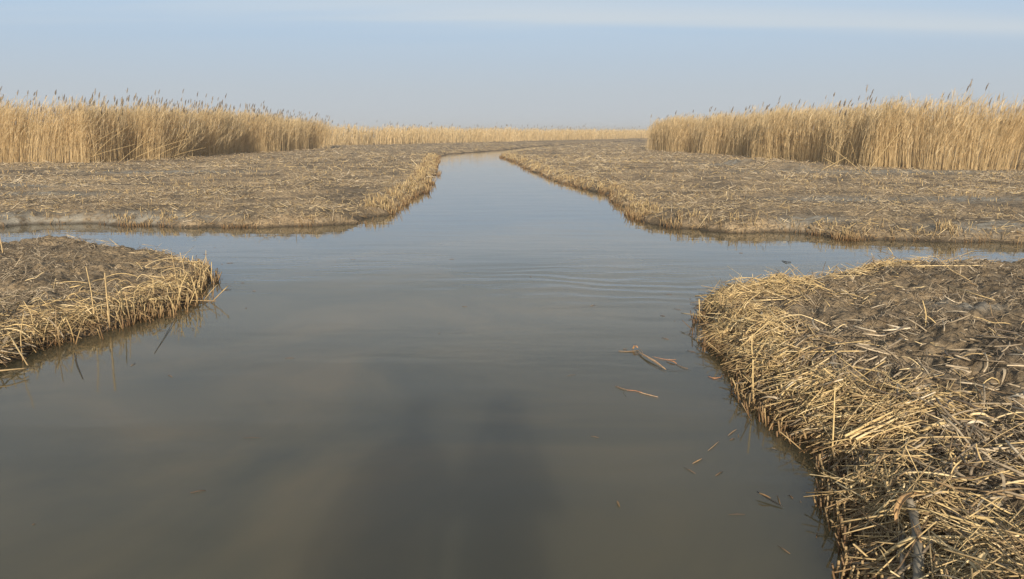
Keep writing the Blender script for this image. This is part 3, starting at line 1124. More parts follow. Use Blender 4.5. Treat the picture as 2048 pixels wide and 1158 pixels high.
# ------------------------------------------------------------------ single cut stalks
def stalk_mesh(bend, r, kink=0.0):
    """unit-long hollow-looking stalk along X with two or three nodes"""
    G = Geo()
    t = np.linspace(0, 1, 9)
    rr = np.array([1, .96, 1.22, .95, .93, 1.16, .88, .84, .8]) * r
    zz = bend * 4 * t * (1 - t) + np.where(t > 0.55, (t - 0.55) * kink, 0)
    yy = 0.35 * bend * np.sin(t * 5)
    P = np.stack([t - 0.5, yy, zz - zz.mean() * 0.4], 1)
    G.tubes(P[None], rr[None], 6, 0.5)
    return G.mesh('cut_reed_stalk', (M_straw_obj,))


STALKS, KIND = [], []
for _k in range(16):
    _b, _kk = R.uniform(-0.05, 0.07), [0, 0, 0, 0.28, -0.3][_k % 5]
    STALKS.append(stalk_mesh(_b, R.uniform(0.0032, 0.0055), _kk))
    KIND.append('kinked' if _kk else ('bowed' if abs(_b) > 0.035 else 'straight'))


def stalk(a, b, mesh=None, **props):
    """a stalk object from point a to point b"""
    a, b = Vector(a), Vector(b)
    o = link(props.pop('name', 'cut_reed_stalk'), mesh or R.choice(STALKS), **props)
    d = b - a
    q = d.to_track_quat('X', 'Z')
    o.matrix_world = Matrix.Translation((a + b) / 2) @ q.to_matrix().to_4x4() @ Matrix.Diagonal((d.length, 1, 1, 1))
    return o


TONES = [(0.96, 'pale'), (0.78, 'straw-yellow'), (0.66, 'straw-yellow'), (0.52, 'tan'), (0.24, 'brown')]


def scatter_stalks(bank, n, box, sdmax, len0, len1, zones, group):
    k = 0
    x0, x1, y0, y1 = box
    while k < n:
        y = np.array([(y0 ** -0.6 + R.random() * (y1 ** -0.6 - y0 ** -0.6)) ** (-1 / 0.6)])
        x = np.array([R.uniform(x0, x1)])
        s = bank.sd(x, y)
        if s[0] < 0.02 or abs(x[0]) > 0.6 * y[0] + 0.25 or R.random() > math.exp(-(s[0] / sdmax) ** 2) + 0.10:
            continue
        g = bank_g(bank, x, y)
        az = math.atan2(-g[1][0], -g[0][0]) + R.gauss(0, 0.9)
        ln = R.uniform(len0, len1) * R.uniform(0.5, 1)
        P = lying(bank, x, y, np.array([ln]), np.array([R.uniform(0.03, 0.10) * math.exp(-(s[0] / sdmax) ** 2) + 0.012]), np.array([az]),
                  np.array([R.gauss(0, 0.12)]), np.array([[0.0]]))[0]
        mi = R.randrange(len(STALKS))
        tn, word = R.choice(TONES)
        dist = math.hypot(x[0], y[0])
        size = 'short' if ln < 0.32 else ('long' if ln > 0.5 else 'middling')
        zone = next(nm for lim, nm in zones if dist < lim)
        where = 'over the water edge' if s[0] < 0.15 else ('in the straw mat' if s[0] < sdmax else 'on open mud')
        o = stalk(P[0], P[-1], STALKS[mi], label=f'{size} {word} {KIND[mi]} reed stalk {where} {zone}', category='reed stalk', group=group)
        o.color = (1, 1, 1, tn)
        k += 1


scatter_stalks(B_nr, 215, (1.4, 6.5, 2.6, 10.5), 0.6, 0.16, 0.62, [(3.6, 'in the bottom corner'), (4.6, 'by the curled brown leaf'), (5.8, 'below the long stalks'), (7.2, 'midway up the right bank'), (8.6, "near the right bank's tip"), (99, 'at the right crest')], 'loose stalks on the near right bank')
scatter_stalks(B_nl, 75, (-7.5, -3.5, 6, 12), 0.8, 0.2, 0.7, [(7.8, 'at the left edge'), (9.2, 'midway along the left bank'), (10.6, "near the left bank's tip"), (99, 'at the left crest')], 'loose stalks on the near left bank')


def stub_mesh(lean, r):
    G = Geo()
    t = np.linspace(0, 1, 6)
    P = np.stack([lean * t ** 1.4, 0.4 * lean * t, t], 1)
    G.tubes(P[None], np.array([[1.1, 1, 1.2, .95, .9, .95]]) * r, 6, 0.5)
    return G.mesh('cut_reed_stub', (M_straw_obj,))


STUBS = [stub_mesh(R.uniform(-0.2, 0.2), R.uniform(0.0042, 0.0065)) for _ in range(10)]


def stubs(bank, n, box, sd0, sd1, h0, h1, zones, group, front):
    k = 0
    while k < n:
        x = np.array([R.uniform(box[0], box[1])])
        y = np.array([R.uniform(box[2], box[3])])
        s = bank.sd(x, y)
        if not sd0 < s[0] < sd1 or abs(x[0]) > 0.6 * y[0] + 0.1:
            continue
        g = bank_g(bank, x, y)
        if g[0][0] * front[0] + g[1][0] * front[1] > 0 or vnoise(x * 2.3, y * 2.3, 51)[0] < 0.42:
            continue
        z = float(bank.h(x, y, s)[0]) if s[0] > 0 else 0.0
        tn, word = R.choice(TONES[1:])
        hh = R.uniform(h0, h1) * (1.35 if R.random() < 0.08 else 1)
        dist = math.hypot(x[0], y[0])
        size = 'short' if hh < h0 + 0.3 * (h1 - h0) else ('tall' if hh > h0 + 0.7 * (h1 - h0) else 'middling')
        where = 'in the water' if s[0] < -0.03 else ('at the waterline' if s[0] < 0.05 else 'in the bank edge')
        zone = next(nm for lim, nm in zones if dist < lim)
        o = link('cut_reed_stub', R.choice(STUBS), label=f'{size} {word} reed stub standing {where} {zone}', category='reed stub', group=group)
        o.color = (1, 1, 1, tn)
        o.location = (x[0], y[0], z - 0.04)
        o.rotation_euler = (R.gauss(0, 0.24), R.gauss(0, 0.24), R.uniform(0, 6.3))
        o.scale = (1, 1, hh)
        k += 1


stubs(B_nl, 95, (-6.2, -3.4, 6.5, 12.2), -0.22, 0.20, 0.10, 0.32, [(7.9, 'at the left edge'), (8.8, 'on the lower left bank'), (9.6, 'halfway along the left bank'), (10.6, 'below the left tip'), (99, 'at the left tip')], 'stubs along the near left bank', (0.5, -0.85))
stubs(B_nr, 90, (1.3, 4.5, 2.8, 8.5), -0.12, 0.18, 0.05, 0.17, [(4, 'in the bottom right corner'), (4.9, 'beside the twig on the near right'), (5.9, 'on the right bank'), (7, 'by the debris'), (99, 'at the right tip')], 'stubs along the near right bank', (-0.9, -0.3))


# ------------------------------------------------------------------ one-off stalks, leaves and flotsam
def tube_obj(name, pts, rad, mat, label, cat, tn=0.6, sides=7, parent=None, sub=4):
    """one bent stem through the given points (smoothed), with its own outline"""
    P = np.array(pts, float)
    n = (len(P) - 1) * sub + 1
    u = np.linspace(0, len(P) - 1, n)
    Q = np.stack([np.interp(u, np.arange(len(P)), P[:, k]) for k in range(3)], 1)
    for _ in range(2):
        Q[1:-1] = (Q[:-2] + 2 * Q[1:-1] + Q[2:]) / 4
    rr = np.interp(u, np.linspace(0, len(P) - 1, len(rad)), rad) * (1 + 0.07 * np.sin(np.arange(n) * 2.4))
    G = Geo()
    G.tubes(Q[None], rr[None], sides, 0.5)
    o = link(name, G.mesh(name, (mat,)), parent, label=label, category=cat)
    o.color = (1, 1, 1, tn)
    return o


def leaf_obj(name, pts, width, mat, label, cat, curl=0.3, tn=0.5, up=(0, 0, 1), parent=None):
    """a cupped strip of leaf through the points"""
    P = np.array(pts, float)
    n = (len(P) - 1) * 4 + 1
    u = np.linspace(0, len(P) - 1, n)
    Q = np.stack([np.interp(u, np.arange(len(P)), P[:, k]) for k in range(3)], 1)
    for _ in range(2):
        Q[1:-1] = (Q[:-2] + 2 * Q[1:-1] + Q[2:]) / 4
    w = np.interp(u, np.linspace(0, len(P) - 1, len(width)), width)
    T = norm(np.gradient(Q, axis=0))
    sd_ = norm(np.cross(T, np.array(up, float)))
    nn = np.cross(sd_, T)
    rows = []
    for a in (-1, -0.5, 0, 0.5, 1):
        rows.append(Q + sd_ * (a * w / 2)[:, None] + nn * (curl * (a * a - 0.3) * w)[:, None])
    top = np.stack(rows, 1)
    bot = top - nn[:, None, :] * 0.0012
    V = np.concatenate([top.reshape(-1, 3), bot.reshape(-1, 3)])
    i = np.arange(n * 5).reshape(n, 5)
    f = np.stack([i[:-1, :-1], i[:-1, 1:], i[1:, 1:], i[1:, :-1]], -1).reshape(-1, 4)
    f2 = f[:, ::-1] + n * 5
    ring = np.concatenate([i[0], i[1:, 4], i[-1, -2::-1], i[-2:0:-1, 0]])
    r2 = np.roll(ring, -1)
    f3 = np.stack([ring, ring + n * 5, r2 + n * 5, r2], -1)
    o = link(name, mesh_np(name, V, [np.concatenate([f, f2, f3])], None, (mat,)), parent, label=label, category=cat)
    o.color = (1, 1, 1, tn)
    return o


def nr(px, py, lift=0.05):
    """point on the near right bank surface under a photo pixel, plus lift"""
    z = 0.25
    for _ in range(4):
        p = at(px, py, z)
        z = max(float(B_nr.h(p[:1], p[1:2])[0]), 0.0) + lift
    return at(px, py, z)


def nl(px, py, lift=0.05):
    z = 0.2
    for _ in range(4):
        p = at(px, py, z)
        z = max(float(B_nl.h(p[:1], p[1:2])[0]), 0.0) + lift
    return at(px, py, z)


# thick grey stem with its torn sheath at the bottom right
st = tube_obj('thick_stem', [nr(1836, 1185, .07), nr(1838, 1120, .11), nr(1835, 1070, .135), nr(1826, 1025, .155), nr(1818, 998, .17)], [.024, .022, .021, .019, .017], M_grey_stem,
              'thick grey-brown stem lying in the straw in the bottom right corner', 'stem', sides=10)
for a, b in (((1836, 1118), (1837, 1112)), ((1828, 1030), (1827, 1025))):
    tube_obj('node', [nr(*a, .112 if a[1] > 1100 else .155), nr(*b, .114 if a[1] > 1100 else .157)], [.027, .026] if a[1] > 1100 else [.023, .022], M_grey_stem, None, None, sides=10, parent=st, sub=2)
leaf_obj('torn_sheath', [nr(1826, 1040, .18), nr(1834, 1062, .165), nr(1842, 1085, .15)], [.012, .022, .006], M_leafbrown, None, None, parent=st)
tube_obj('thick_stem', [nr(1803, 1185, .07), nr(1806, 1130, .11), nr(1803, 1085, .13), nr(1806, 1068, .14)], [.014, .013, .012, .011], M_grey_stem,
         'thinner grey-brown stem beside the thick stem in the bottom right corner', 'stem', sides=8)
leaf_obj('curled_leaf', [nr(1792, 1048, .12), nr(1793, 1020, .17), nr(1806, 998, .205), nr(1828, 986, .20), nr(1850, 988, .19)], [.010, .026, .034, .024, .006], M_leafbrown,
         'curled orange-brown leaf draped over the top of the thick grey stem', 'leaf', curl=0.45)
tube_obj('cut_reed_stalk', [nr(1696, 1170, .03), nr(1760, 1118, .09), nr(1800, 1088, .155), nr(1822, 1076, .175), nr(1868, 1080, .14), nr(1935, 1112, .05)], [.0085, .009, .0095, .0095, .008, .006], M_straw_obj,
         'pale bent stalk folded over the thick grey stem', 'reed stalk', 0.9)
tube_obj('cut_reed_stalk', [nr(1818, 1078, .175), nr(1900, 1074, .13), nr(2050, 1084, .06)], [.010, .009, .007], M_straw_obj,
         'long pale stalk running right from the fold over the thick stem', 'reed stalk', 0.85)
leaf_obj('leaf_sheath', [nr(1948, 1170, .03), nr(1950, 1140, .06), nr(1962, 1122, .10), nr(1972, 1106, .13)], [.022, .036, .034, .012], M_straw_obj,
         'pale folded leaf sheath standing in the straw at the bottom right', 'leaf sheath', curl=.5, tn=0.93)
leaf_obj('leaf_sheath', [nr(1795, 1050, .05), nr(1808, 1020, .10), nr(1812, 1005, .12)], [.012, .030, .010], M_straw_obj,
         'straw-coloured leaf sheath tucked under the curled brown leaf', 'leaf sheath', curl=.4, tn=0.7)
tube_obj('cut_reed_stalk', [nr(1936, 842, .03), nr(1940, 828, .10), nr(1968, 826, .11), nr(1990, 848, .03)], [.008, .0085, .008, .007], M_straw_obj,
         'pale arched stalk bent like a bridge over dark mud', 'reed stalk', 0.95)
tube_obj('cut_reed_stalk', [nr(1843, 862, .06), nr(1866, 850, .07), nr(1888, 846, .07)], [.008, .011, .010], M_straw_obj,
         'short thick pale stalk left of the arched stalk', 'reed stalk', 0.85)
tube_obj('cut_reed_stalk', [nr(2014, 884, .05), nr(2025, 900, .05), nr(2040, 914, .05)], [.010, .012, .011], M_straw_obj,
         'short thick tan stalk on dark mud by the right edge', 'reed stalk', 0.6)
tube_obj('cut_reed_stalk', [nr(1880, 1042, .06), nr(1960, 1030, .11), nr(2020, 1062, .05)], [.007, .009, .010], M_straw_obj,
         'thick pale stalk arching right above the thick grey stem', 'reed stalk', 0.8)
for k, (a, b, r_, nm) in enumerate((((1690, 872), (1884, 772), .0075, 'uppermost'), ((1700, 876), (1868, 790), .007, 'middle'), ((1712, 878), (1840, 812), .0065, 'lowest'))):
    tube_obj('cut_reed_stalk', [nr(*a, .10), nr((a[0] + b[0]) / 2, (a[1] + b[1]) / 2, .11), nr(*b, .07)], [r_, r_, r_ * .8], M_straw_obj,
             f'{nm} of three long parallel stalks slanting across the near right straw', 'reed stalk', 0.8 + .08 * k)
for a, b, lab, tn in (((1422, 652), (1560, 658), 'long stalk lying level behind the tip of the near right bank', .75), ((1460, 706), (1718, 702), 'long level stalk crossing the straw below the tip of the right bank', .7),
                      ((1640, 722), (1778, 746), 'long stalk sloping right across the mud of the near right bank', .65), ((1490, 602), (1575, 598), 'pale stalk lying flat near the tip of the right bank', .9),
                      ((1740, 532), (1975, 531), 'long level stalk along the crest of the near right bank', .9), ((1735, 530), (1850, 534), 'yellow stalk lying on the left end of the right crest', .75),
                      ((1860, 802), (1930, 850), 'stalk sloping down right below the three parallel stalks', .75), ((1895, 572), (1990, 600), 'tan stalk on bare mud near the top of the right bank', .6)):
    tube_obj('cut_reed_stalk', [nr(*a, .06), nr((a[0] + b[0]) / 2, (a[1] + b[1]) / 2, .075), nr(*b, .05)], [.006, .0065, .0045], M_straw_obj, lab, 'reed stalk', tn)
tube_obj('cut_reed_stalk', [at(1362, 626, .10), at(1400, 631, .14), nr(1440, 638, .08)], [.004, .005, .006], M_straw_obj,
         'thin stalk sticking out level over the water from the tip of the right bank', 'reed stalk', .9)
for px, y0, y1, lab in ((1399, 640, 600, 'upright pale stub at the very tip of the right bank'), (1418, 618, 588, 'thin upright stub just behind the tip of the right bank'), (1479, 580, 558, 'thin upright stub on the back edge of the right bank'),
                        (1785, 522, 498, 'pale upright stub leaning over the crest of the right bank'), (1510, 735, 672, 'tall stub rising from the straw below the right tip'),
                        (1508, 815, 725, 'tall bent stub rising over the right waterline'), (1665, 900, 786, 'tall pale stub leaning left over the near right straw'), (1850, 655, 608, 'upright stub on the open mud of the right bank')):
    b = nr(px, y0, 0.0)
    h = (y0 - y1) / F * np.linalg.norm(b - np.array([0, 0, CAM_Z])) / math.cos(0.27)
    tube_obj('cut_reed_stub', [b - [0, 0, .03], b + [R.gauss(0, .02), .01, h * .5], b + [R.gauss(-.02, .03), .02, h]], [.0055, .005, .0045], M_straw_obj, lab, 'reed stub', .8)

# tall stubs on the near left bank
for px, y0, y1, r_, lab in ((46, 722, 640, .006, 'tall tan stub standing in the water at far left'), (188, 640, 545, .007, 'tallest stub on the near left bank'), (219, 646, 556, .011, 'thick yellow double stub on the near left bank'),
                            (262, 645, 590, .006, 'straight stub just right of the thick double stub'), (354, 580, 516, .006, 'tall stub in front of the near left tip'), (369, 566, 510, .006, 'slim stub beside the near left tip'),
                            (412, 556, 505, .005, 'last upright stub on the near left tip'), (65, 655, 610, .006, 'stub beside the dark water at the left end'), (120, 680, 645, .007, 'stub with yellow top in the left shallows'), (6, 505, 478, .014, 'thick yellow stub at the back left corner of the left bank')):
    b = nl(px, y0, 0.0)
    h = (y0 - y1) / F * np.linalg.norm(b - np.array([0, 0, CAM_Z])) / math.cos(0.2)
    tube_obj('cut_reed_stub', [b - [0, 0, .05], b + [R.gauss(0, .015), .01, h * .5], b + [R.gauss(-.02, .03), .02, h]], [r_ * .8, r_ * .75, r_ * .65], M_straw_obj, lab, 'reed stub', R.uniform(.4, .62))
for a, b, lab, tn in (((-40, 745), (56, 736), 'pale stalk jutting level over the water at the left edge', .9), ((-20, 705), (76, 650), 'long stalk leaning on the left end of the left bank', .7), ((-30, 612), (78, 572), 'long grey stalk sloping over the near left bank', .6),
                      ((-30, 635), (100, 575), 'second long grey stalk below the sloping one on the left', .5), ((300, 598), (432, 602), 'thin stalk reaching out over the water below the left tip', .7), ((140, 575), (182, 566), 'yellow stalk lying level on the near left mud', .8),
                      ((10, 655), (55, 730), 'broken stalk hanging down into the water at left', .85)):
    tube_obj('cut_reed_stalk', [nl(*a, .06), nl((a[0] + b[0]) / 2, (a[1] + b[1]) / 2, .07), nl(*b, .05)], [.007, .007, .005], M_straw_obj, lab, 'reed stalk', tn)
tube_obj('dark_strand', [at(149, 706, .03), at(155, 730, .015), at(166, 757, .005)], [.005, .005, .003], M_dark, 'black rotten stem lying in the water below the left bank', 'stem')
tube_obj('dark_strand', [at(352, 634, .02), at(330, 672, .008), at(309, 706, .004)], [.003, .004, .002], M_dark, 'thin dark strand on the water below the left tip', 'stem')  # just a thin dark tube laid along the water surface

# flotsam
z0 = 0.006
d = leaf_obj('floating_leaf', [at(1272, 700, z0), at(1290, 712, z0 + .012), at(1310, 722, z0 + .012), at(1330, 737, z0)], [.004, .024, .018, .003], M_wet, 'orange wet leaf sheath floating in the clump of debris', 'leaf', curl=.3)
tube_obj('midrib', [at(1274, 701, z0 + .012), at(1300, 718, z0 + .02), at(1332, 739, z0 + .006)], [.002, .003, .002], M_leafbrown, None, None, parent=d)
tube_obj('floating_straw', [at(1237, 702, z0), at(1255, 703, z0), at(1278, 701, z0)], [0.0028, 0.0035, 0.0028], M_straw_obj, 'pale straw floating at the left of the orange debris', 'straw', .95)
leaf_obj('floating_leaf', [at(1266, 698, z0), at(1270, 691, z0 + .04), at(1275, 695, z0 + .03)], [.014, .024, .01], M_wet, 'small orange curl standing up from the floating debris', 'leaf', curl=.4)
tube_obj('floating_straw', [at(1280, 698, z0 + .02), at(1286, 705, z0 + .02), at(1284, 714, z0)], [0.0021, 0.0021, 0.0014], M_straw_obj, 'thin curved straw crossing the orange floating leaf', 'straw', .7)
leaf_obj('floating_leaf', [at(1333, 721, z0), at(1345, 722, z0 + .008), at(1353, 727, z0)], [.008, .024, .006], M_wet, 'small pale brown leaf floating right of the orange one', 'leaf', tn=.9)
tube_obj('floating_straw', [at(1318, 736, z0), at(1345, 741, z0), at(1382, 741, z0)], [0.0010, 0.0014, 0.0007], M_dark, 'dark thread of straw trailing right of the debris', 'straw')
tube_obj('floating_straw', [at(1352, 728, z0), at(1366, 735, z0), at(1376, 737, z0)], [0.0021, 0.0028, 0.0021], M_straw_obj, 'short pale straw at the right end of the debris', 'straw', .8)
tube_obj('floating_straw', [at(1305, 713, z0), at(1330, 719, z0), at(1352, 719, z0)], [0.0014, 0.0021, 0.0014], M_wet, 'thin brown straw beside the floating orange leaf', 'straw')
tube_obj('floating_straw', [at(1231, 772, z0), at(1244, 777, z0), at(1256, 780, z0)], [0.0028, 0.0035, 0.0021], M_straw_obj, 'pale straw at the left end of the lower drift', 'straw', .85)
tube_obj('floating_straw', [at(1254, 780, z0), at(1270, 781, z0), at(1284, 785, z0)], [0.0021, 0.0021, 0.0021], M_wet, 'brown straw in the middle of the lower drift', 'straw')
tube_obj('floating_straw', [at(1278, 784, z0), at(1292, 788, z0), at(1316, 794, z0)], [0.0014, 0.0031, 0.0017], M_wet, 'orange straw at the right end of the lower drift', 'straw')
tube_obj('floating_straw', [at(1246, 782, z0), at(1252, 793, z0 - .004)], [0.0014, 0.0014], M_dark, 'dark stub of straw sinking under the lower drift', 'straw')
tube_obj('floating_straw', [at(1416, 752, z0), at(1428, 757, z0), at(1443, 754, z0)], [0.0021, 0.0035, 0.0021], M_wet, 'brown straw floating against the right bank edge', 'straw')
tube_obj('floating_twig', [at(1385, 927, z0), at(1394, 922, z0), at(1404, 917, z0)], [.001, .0035, .0015], M_leafbrown, 'small pale twig at the lower end of the broken line in the shallows', 'twig')
tube_obj('floating_twig', [at(1416, 901, z0), at(1426, 893, z0), at(1438, 882, z0)], [.001, .002, .001], M_leafbrown, 'thin pale twig in the middle of the broken line in the shallows', 'twig')
tube_obj('floating_twig', [at(1456, 871, z0), at(1464, 864, z0), at(1474, 858, z0)], [.001, .0025, .001], M_leafbrown, 'thin pale twig at the upper end of the broken line in the shallows', 'twig')
tw = tube_obj('floating_twig', [at(1514, 983, z0 + .02), at(1540, 999, z0 + .01), at(1565, 1013, z0)], [.003, .005, .003], M_dark, 'short black twig floating near the right bank', 'twig')
tube_obj('pale_strip', [at(1518, 986, z0 + .026), at(1530, 990, z0 + .026), at(1541, 996, z0 + .016)], [.003, .004, .002], M_straw, None, None, parent=tw)
tube_obj('floating_twig', [at(1564, 521, z0), at(1572, 524, z0 + .006), at(1582, 524, z0)], [.004, .008, .004], M_dark, 'small dark bit of wood floating in the cross channel', 'twig')
leaf_obj('floating_leaf', [at(1234, 1001, z0), at(1236, 1006, z0), at(1239, 1013, z0)], [.004, .012, .003], M_straw_obj, 'tiny pale leaf floating alone in the brown water', 'leaf', tn=.8)
tube_obj('floating_twig', [at(1460, 780, z0), at(1478, 800, z0 + .01), at(1492, 820, z0)], [.004, .006, .005], M_dark, 'dark twig in the water against the straw bank', 'twig')

# broken stalks leaning on the right reed bed
for (bx, by), dx, dz, lab in (((1722, 342), -1.55, 1.10, 'longest broken reed leaning left out of the right bed'), ((1716, 334), -0.5, 1.25, 'steep broken reed leaning left out of the right bed'),
                              ((1690, 340), -1.05, .55, 'low broken reed fallen left in front of the right bed'), ((1640, 342), 1.1, .6, 'low broken reed fallen right in front of the right bed'), ((1735, 344), 1.6, 2.2, 'long reed leaning right against the right bed')):
    b = at(bx, by, .24)
    tube_obj('broken_reed', [b, b + [dx * .5, -.05, dz * .53], b + [dx, -.1, dz]], [.012, .010, .007], M_straw_obj, lab, 'reed', .62)
for bx, by, dx, dz, lab in ((60, 325, 1.6, 1.5, 'leaning reed at the left end of the left bed'), (85, 325, 3.0, 1.1, 'low leaning reed over the dark gap of the left bed'), (140, 326, 2.6, 1.7, 'leaning reed left of the corner of the left bed'),
                            (150, 326, 3.4, 1.0, 'lowest leaning reed left of the left corner'), (175, 326, 2.5, 2.0, 'steep leaning reed at the corner of the left bed'), (236, 326, 2.4, 1.5, 'leaning reed on the right of the left corner'),
                            (250, 325, 3.6, 1.3, 'long low leaning reed right of the left corner'), (300, 321, 2.2, 1.0, 'leaning reed over the dark hollow of the left bed'), (330, 318, 2.6, .7, 'fallen reed in the dark hollow of the left bed')):
    b = at(bx, by, .24)
    tube_obj('broken_reed', [b, b + [dx * .45, -.1, dz * .55], b + [dx, -.15, dz]], [.012, .010, .007], M_straw_obj, lab, 'reed', .58)

# ------------------------------------------------------------------ the boat and the two people whose shadows lie on the water
def flat_mat(name, col, rough=0.8):
    m, nt, b, N, L = new_mat(name)
    no = N('ShaderNodeTexNoise')
    no.inputs['Scale'].default_value = 14
    r = ramp(nt, [(0.3, tuple(c * .75 for c in col)), (0.7, tuple(min(1, c * 1.2) for c in col))])
    L(no.outputs[0], r.inputs[0])
    L(r.outputs[0], b.inputs['Base Color'])
    b.inputs['Roughness'].default_value = rough
    return m


M_wood = flat_mat('grey_wood', (0.22, 0.18, 0.13))
M_skin = flat_mat('skin', (0.48, 0.30, 0.21), .5)
M_coat = flat_mat('dark_coat', (0.06, 0.065, 0.08))
M_coat2 = flat_mat('olive_coat', (0.09, 0.09, 0.055))
M_trouser = flat_mat('trousers', (0.05, 0.05, 0.055))
M_boot = flat_mat('boots', (0.03, 0.028, 0.025), .5)
M_hair = flat_mat('dark_hair', (0.02, 0.016, 0.013))
M_black = flat_mat('black_phone', (0.015, 0.015, 0.017), .25)


def box_mesh(name, x0, x1, y0, y1, z0, z1, mat):
    V = [(x, y, z) for z in (z0, z1) for y in (y0, y1) for x in (x0, x1)]
    f = np.array([[0, 2, 3, 1], [4, 5, 7, 6], [0, 1, 5, 4], [2, 6, 7, 3], [0, 4, 6, 2], [1, 3, 7, 5]])
    return mesh_np(name, V, [f], None, (mat,), False)


def boat():
    ys = np.array([-5.2, -4.6, -3, -1.5, -0.3, 0.25, 0.6])
    wd = np.array([.48, .58, .72, .72, .62, .46, .30])
    ke = np.array([.02, -.10, -.14, -.14, -.10, .02, .16])
    tp = np.array([.36, .33, .30, .30, .33, .37, .41])
    cx = -0.30
    V = []
    for y, w, k, t in zip(ys, wd, ke, tp):
        V += [(cx - w, y, t), (cx - w * .82, y, k), (cx + w * .82, y, k), (cx + w, y, t),
              (cx + w - .035, y, t), (cx + w * .82 - .03, y, k + .03), (cx - w * .82 + .03, y, k + .03), (cx - w + .035, y, t)]
    n = len(ys)
    i = np.arange(n * 8).reshape(n, 8)
    f = np.stack([i[:-1], np.roll(i[:-1], -1, 1), np.roll(i[1:], -1, 1), i[1:]], -1).reshape(-1, 4)
    e = np.array([[i[0, a], i[0, b], i[0, c], i[0, d_]] for a, b, c, d_ in ((0, 7, 6, 1), (1, 6, 5, 2), (2, 5, 4, 3))] +
                 [[i[-1, a], i[-1, b], i[-1, c], i[-1, d_]] for a, b, c, d_ in ((0, 1, 6, 7), (1, 2, 5, 6), (2, 3, 4, 5))])
    o = link('wooden_boat', mesh_np('wooden_boat', V, [f, e], None, (M_wood,), False), label='grey wooden punt under the two people, only its passengers\' shadows in view', category='boat')
    for y in (-4.2, -2.3):
        link('thwart', box_mesh('thwart', cx - .62, cx + .62, y, y + .25, .24, .275, M_wood), o)
    for k in range(6):
        link('floor_board', box_mesh('floor_board', cx - .48 + k * .16, cx - .48 + k * .16 + .15, -3.0, -.1, 0.215, .235, M_wood), o)
    link('transom', box_mesh('transom', cx - .40, cx + .40, -5.17, -5.13, .0, .35, M_wood), o)
    link('bow_board', box_mesh('bow_board', cx - .26, cx + .26, .56, .595, .17, .40, M_wood), o)


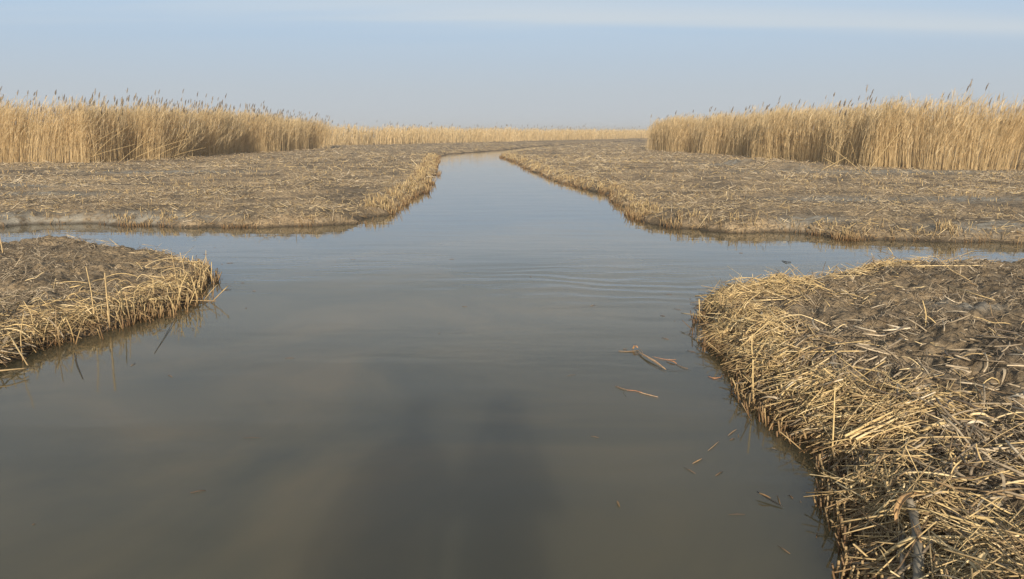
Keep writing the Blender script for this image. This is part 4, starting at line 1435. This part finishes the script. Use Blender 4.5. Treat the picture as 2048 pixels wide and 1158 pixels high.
def person(loc, H, label, coat, pose):
    """one continuous skinned body, facing +Y"""
    V, E, RAD = [], [], []

    def v(p, r, link_to=None):
        V.append(p)
        RAD.append(r)
        if link_to is not None:
            E.append((link_to, len(V) - 1))
        return len(V) - 1
    pel = v((0, 0, .95), (.17, .13))
    wai = v((0, 0, 1.12), (.165, .125), pel)
    che = v((0, 0, 1.30), (.18, .13), wai)
    sho = v((0, -.01, 1.42), (.12, .10), che)
    nek = v((0, 0, 1.50), (.058, .06), sho)
    jaw = v((0, .025, 1.565), (.068, .08), nek)
    hed = v((0, .015, 1.64), (.078, .098), jaw)
    top = v((0, .0, 1.715), (.06, .075), hed)
    for s in (-1, 1):
        hip = v((s * .09, 0, .88), (.105, .11), pel)
        kne = v((s * .11, .03, .50), (.07, .075), hip)
        cal = v((s * .115, -.01, .36), (.062, .068), kne)
        ank = v((s * .12, -.03, .10), (.05, .055), cal)
        v((s * .135, .13, .045), (.045, .04), v((s * .13, .05, .05), (.05, .045), ank))
        sh = v((s * .185, -.01, 1.39), (.082, .08), sho)
        elb, wri, pal = pose[s]
        el = v(elb, (.058, .058), sh)
        wr = v(wri, (.036, .036), el)
        pa = v(pal, (.034, .022), wr)
        d = Vector(pal) - Vector(wri)
        d.normalize()
        side = d.cross(Vector((0, 1, 0)) if abs(d.y) < .8 else Vector((0, 0, 1))).normalized()
        nrm = side.cross(d)
        for q, ln in ((-.027, .060), (-.009, .074), (.009, .070), (.027, .056)):
            b = Vector(pal) + side * q + d * .03
            f1 = v(tuple(b), (.010, .010), pa)
            f2 = v(tuple(b + d * ln * .55 + nrm * .008), (.009, .009), f1)
            v(tuple(b + d * ln + nrm * .026), (.0078, .0078), f2)
        b = Vector(pal) + side * .036 * -s
        t1 = v(tuple(b), (.012, .012), pa)
        v(tuple(b + side * -s * .025 + d * .035 + nrm * .01), (.010, .010), t1)
    # ears and nose
    v((0, .125, 1.625), (.014, .014), hed)
    for s in (-1, 1):
        v((s * .092, .0, 1.635), (.012, .022), hed)
    me = bpy.data.meshes.new('person')
    k = H / 1.80
    me.from_pydata([(p[0] * k, p[1] * k, p[2] * k) for p in V], E, [])
    o = bpy.data.objects.new('person', me)
    COL.objects.link(o)
    o.modifiers.new('skin', 'SKIN').use_smooth_shade = True
    for i_, r_ in enumerate(RAD):
        me.skin_vertices[0].data[i_].radius = (r_[0] * k, r_[1] * k)
        me.skin_vertices[0].data[i_].use_root = (i_ == 0)
    o.modifiers.new('sub', 'SUBSURF').levels = 1
    o.modifiers['sub'].render_levels = 1
    bpy.context.view_layer.update()
    ev = o.evaluated_get(bpy.context.evaluated_depsgraph_get())
    new = bpy.data.meshes.new_from_object(ev)
    o.modifiers.clear()
    o.data = new
    for m in (M_skin, coat, M_trouser, M_boot):
        new.materials.append(m)
    for p in new.polygons:
        c = p.center / k
        hand = min((Vector(pose[s][2]) - c).length for s in (-1, 1)) < .14
        p.material_index = 3 if c.z < .16 else (2 if c.z < .84 else (0 if (c.z > 1.49 or hand) else 1))
        p.use_smooth = True
    o.location = loc
    o['label'] = label
    o['category'] = 'person'
    # hair: a close cap over the crown
    G = Geo()
    t = np.linspace(0, 1, 6)
    G.tubes(np.stack([0 * t, -.02 + .02 * t - .008, 1.62 + .155 * t], 1)[None] * k, np.array([[.080, .096, .098, .088, .062, .02]]) * k, 12, .5)
    link('hair', G.mesh('hair', (M_hair,)), o)
    # coat skirt that hangs below the waist
    G = Geo()
    t = np.linspace(0, 1, 6)
    G.tubes(np.stack([0 * t, 0 * t, 1.28 - .50 * t], 1)[None] * k, np.array([[.17, .19, .205, .215, .225, .235]]) * k, 14, .5)
    c = link('coat_skirt', G.mesh('coat_skirt', (coat,)), o)
    for s in (-1, 1):
        G = Geo()
        G.tubes(np.array([[(s * .030, .094, 1.655), (s * .030, .104, 1.655)]]) * k, .010 * k, 8, .5)
        link('eye', G.mesh('eye', (M_black,)), o)
    G = Geo()
    G.tubes(np.array([[(-.022, .100, 1.575), (0, .108, 1.573), (.022, .100, 1.575)]]) * k, .006 * k, 6, .5)
    link('mouth', G.mesh('mouth', (M_skin,)), o)
    return o


boat()
person((-0.02, -0.56, .235), 1.84, 'person in a dark coat standing in the boat holding up a phone', M_coat,
       {-1: ((-.27, .12, 1.18), (-.12, .33, 1.56), (-.085, .385, 1.64)), 1: ((.27, .12, 1.18), (.12, .33, 1.56), (.085, .385, 1.64))})
person((-0.63, -0.32, .235), 1.86, 'person in an olive coat standing in the boat with arms at the sides', M_coat2,
       {-1: ((-.27, -.02, 1.12), (-.29, .06, .88), (-.29, .09, .79)), 1: ((.27, -.02, 1.12), (.27, .06, .88), (.27, .09, .79))})
ph = link('phone', box_mesh('phone', -.07, .07, -.018, -.010, -.034, .034, M_black), label='black phone held up in both hands of the person', category='phone')
ph.location = (-0.02, -0.11, 1.965)

# tiny scraps and flecks drifting on the water near the banks
G = Geo()
n_ = 1500
x = rng.uniform(-6, 5, n_)
y = rng.uniform(3.4, 15, n_)
dd = np.maximum.reduce([b.sd(x, y) for b in (B_nr, B_nl, B_fl, B_fr)])
ok = (dd < -0.04) & (rng.random(n_) < np.exp(dd / 0.35) + 0.02)
x, y = x[ok], y[ok]
n_ = len(x)
a_ = rng.uniform(0, 6.3, n_)
l_ = rng.uniform(0.008, 0.06, n_)
P = np.stack([np.stack([x - np.cos(a_) * l_, y - np.sin(a_) * l_, 0 * x + .003], 1), np.stack([x, y, 0 * x + .006], 1), np.stack([x + np.cos(a_) * l_, y + np.sin(a_) * l_, 0 * x + .003], 1)], 1)
G.tubes(P, (0.0012 + 0.002 * rng.random(n_))[:, None] * np.array([.6, 1, .6]), 3, np.clip(0.3 + 0.3 * rng.normal(size=n_), 0, 1))
link('floating_scraps', G.mesh('floating_scraps', (M_straw,)), kind='stuff', label='tiny straw scraps drifting on the water along the banks')
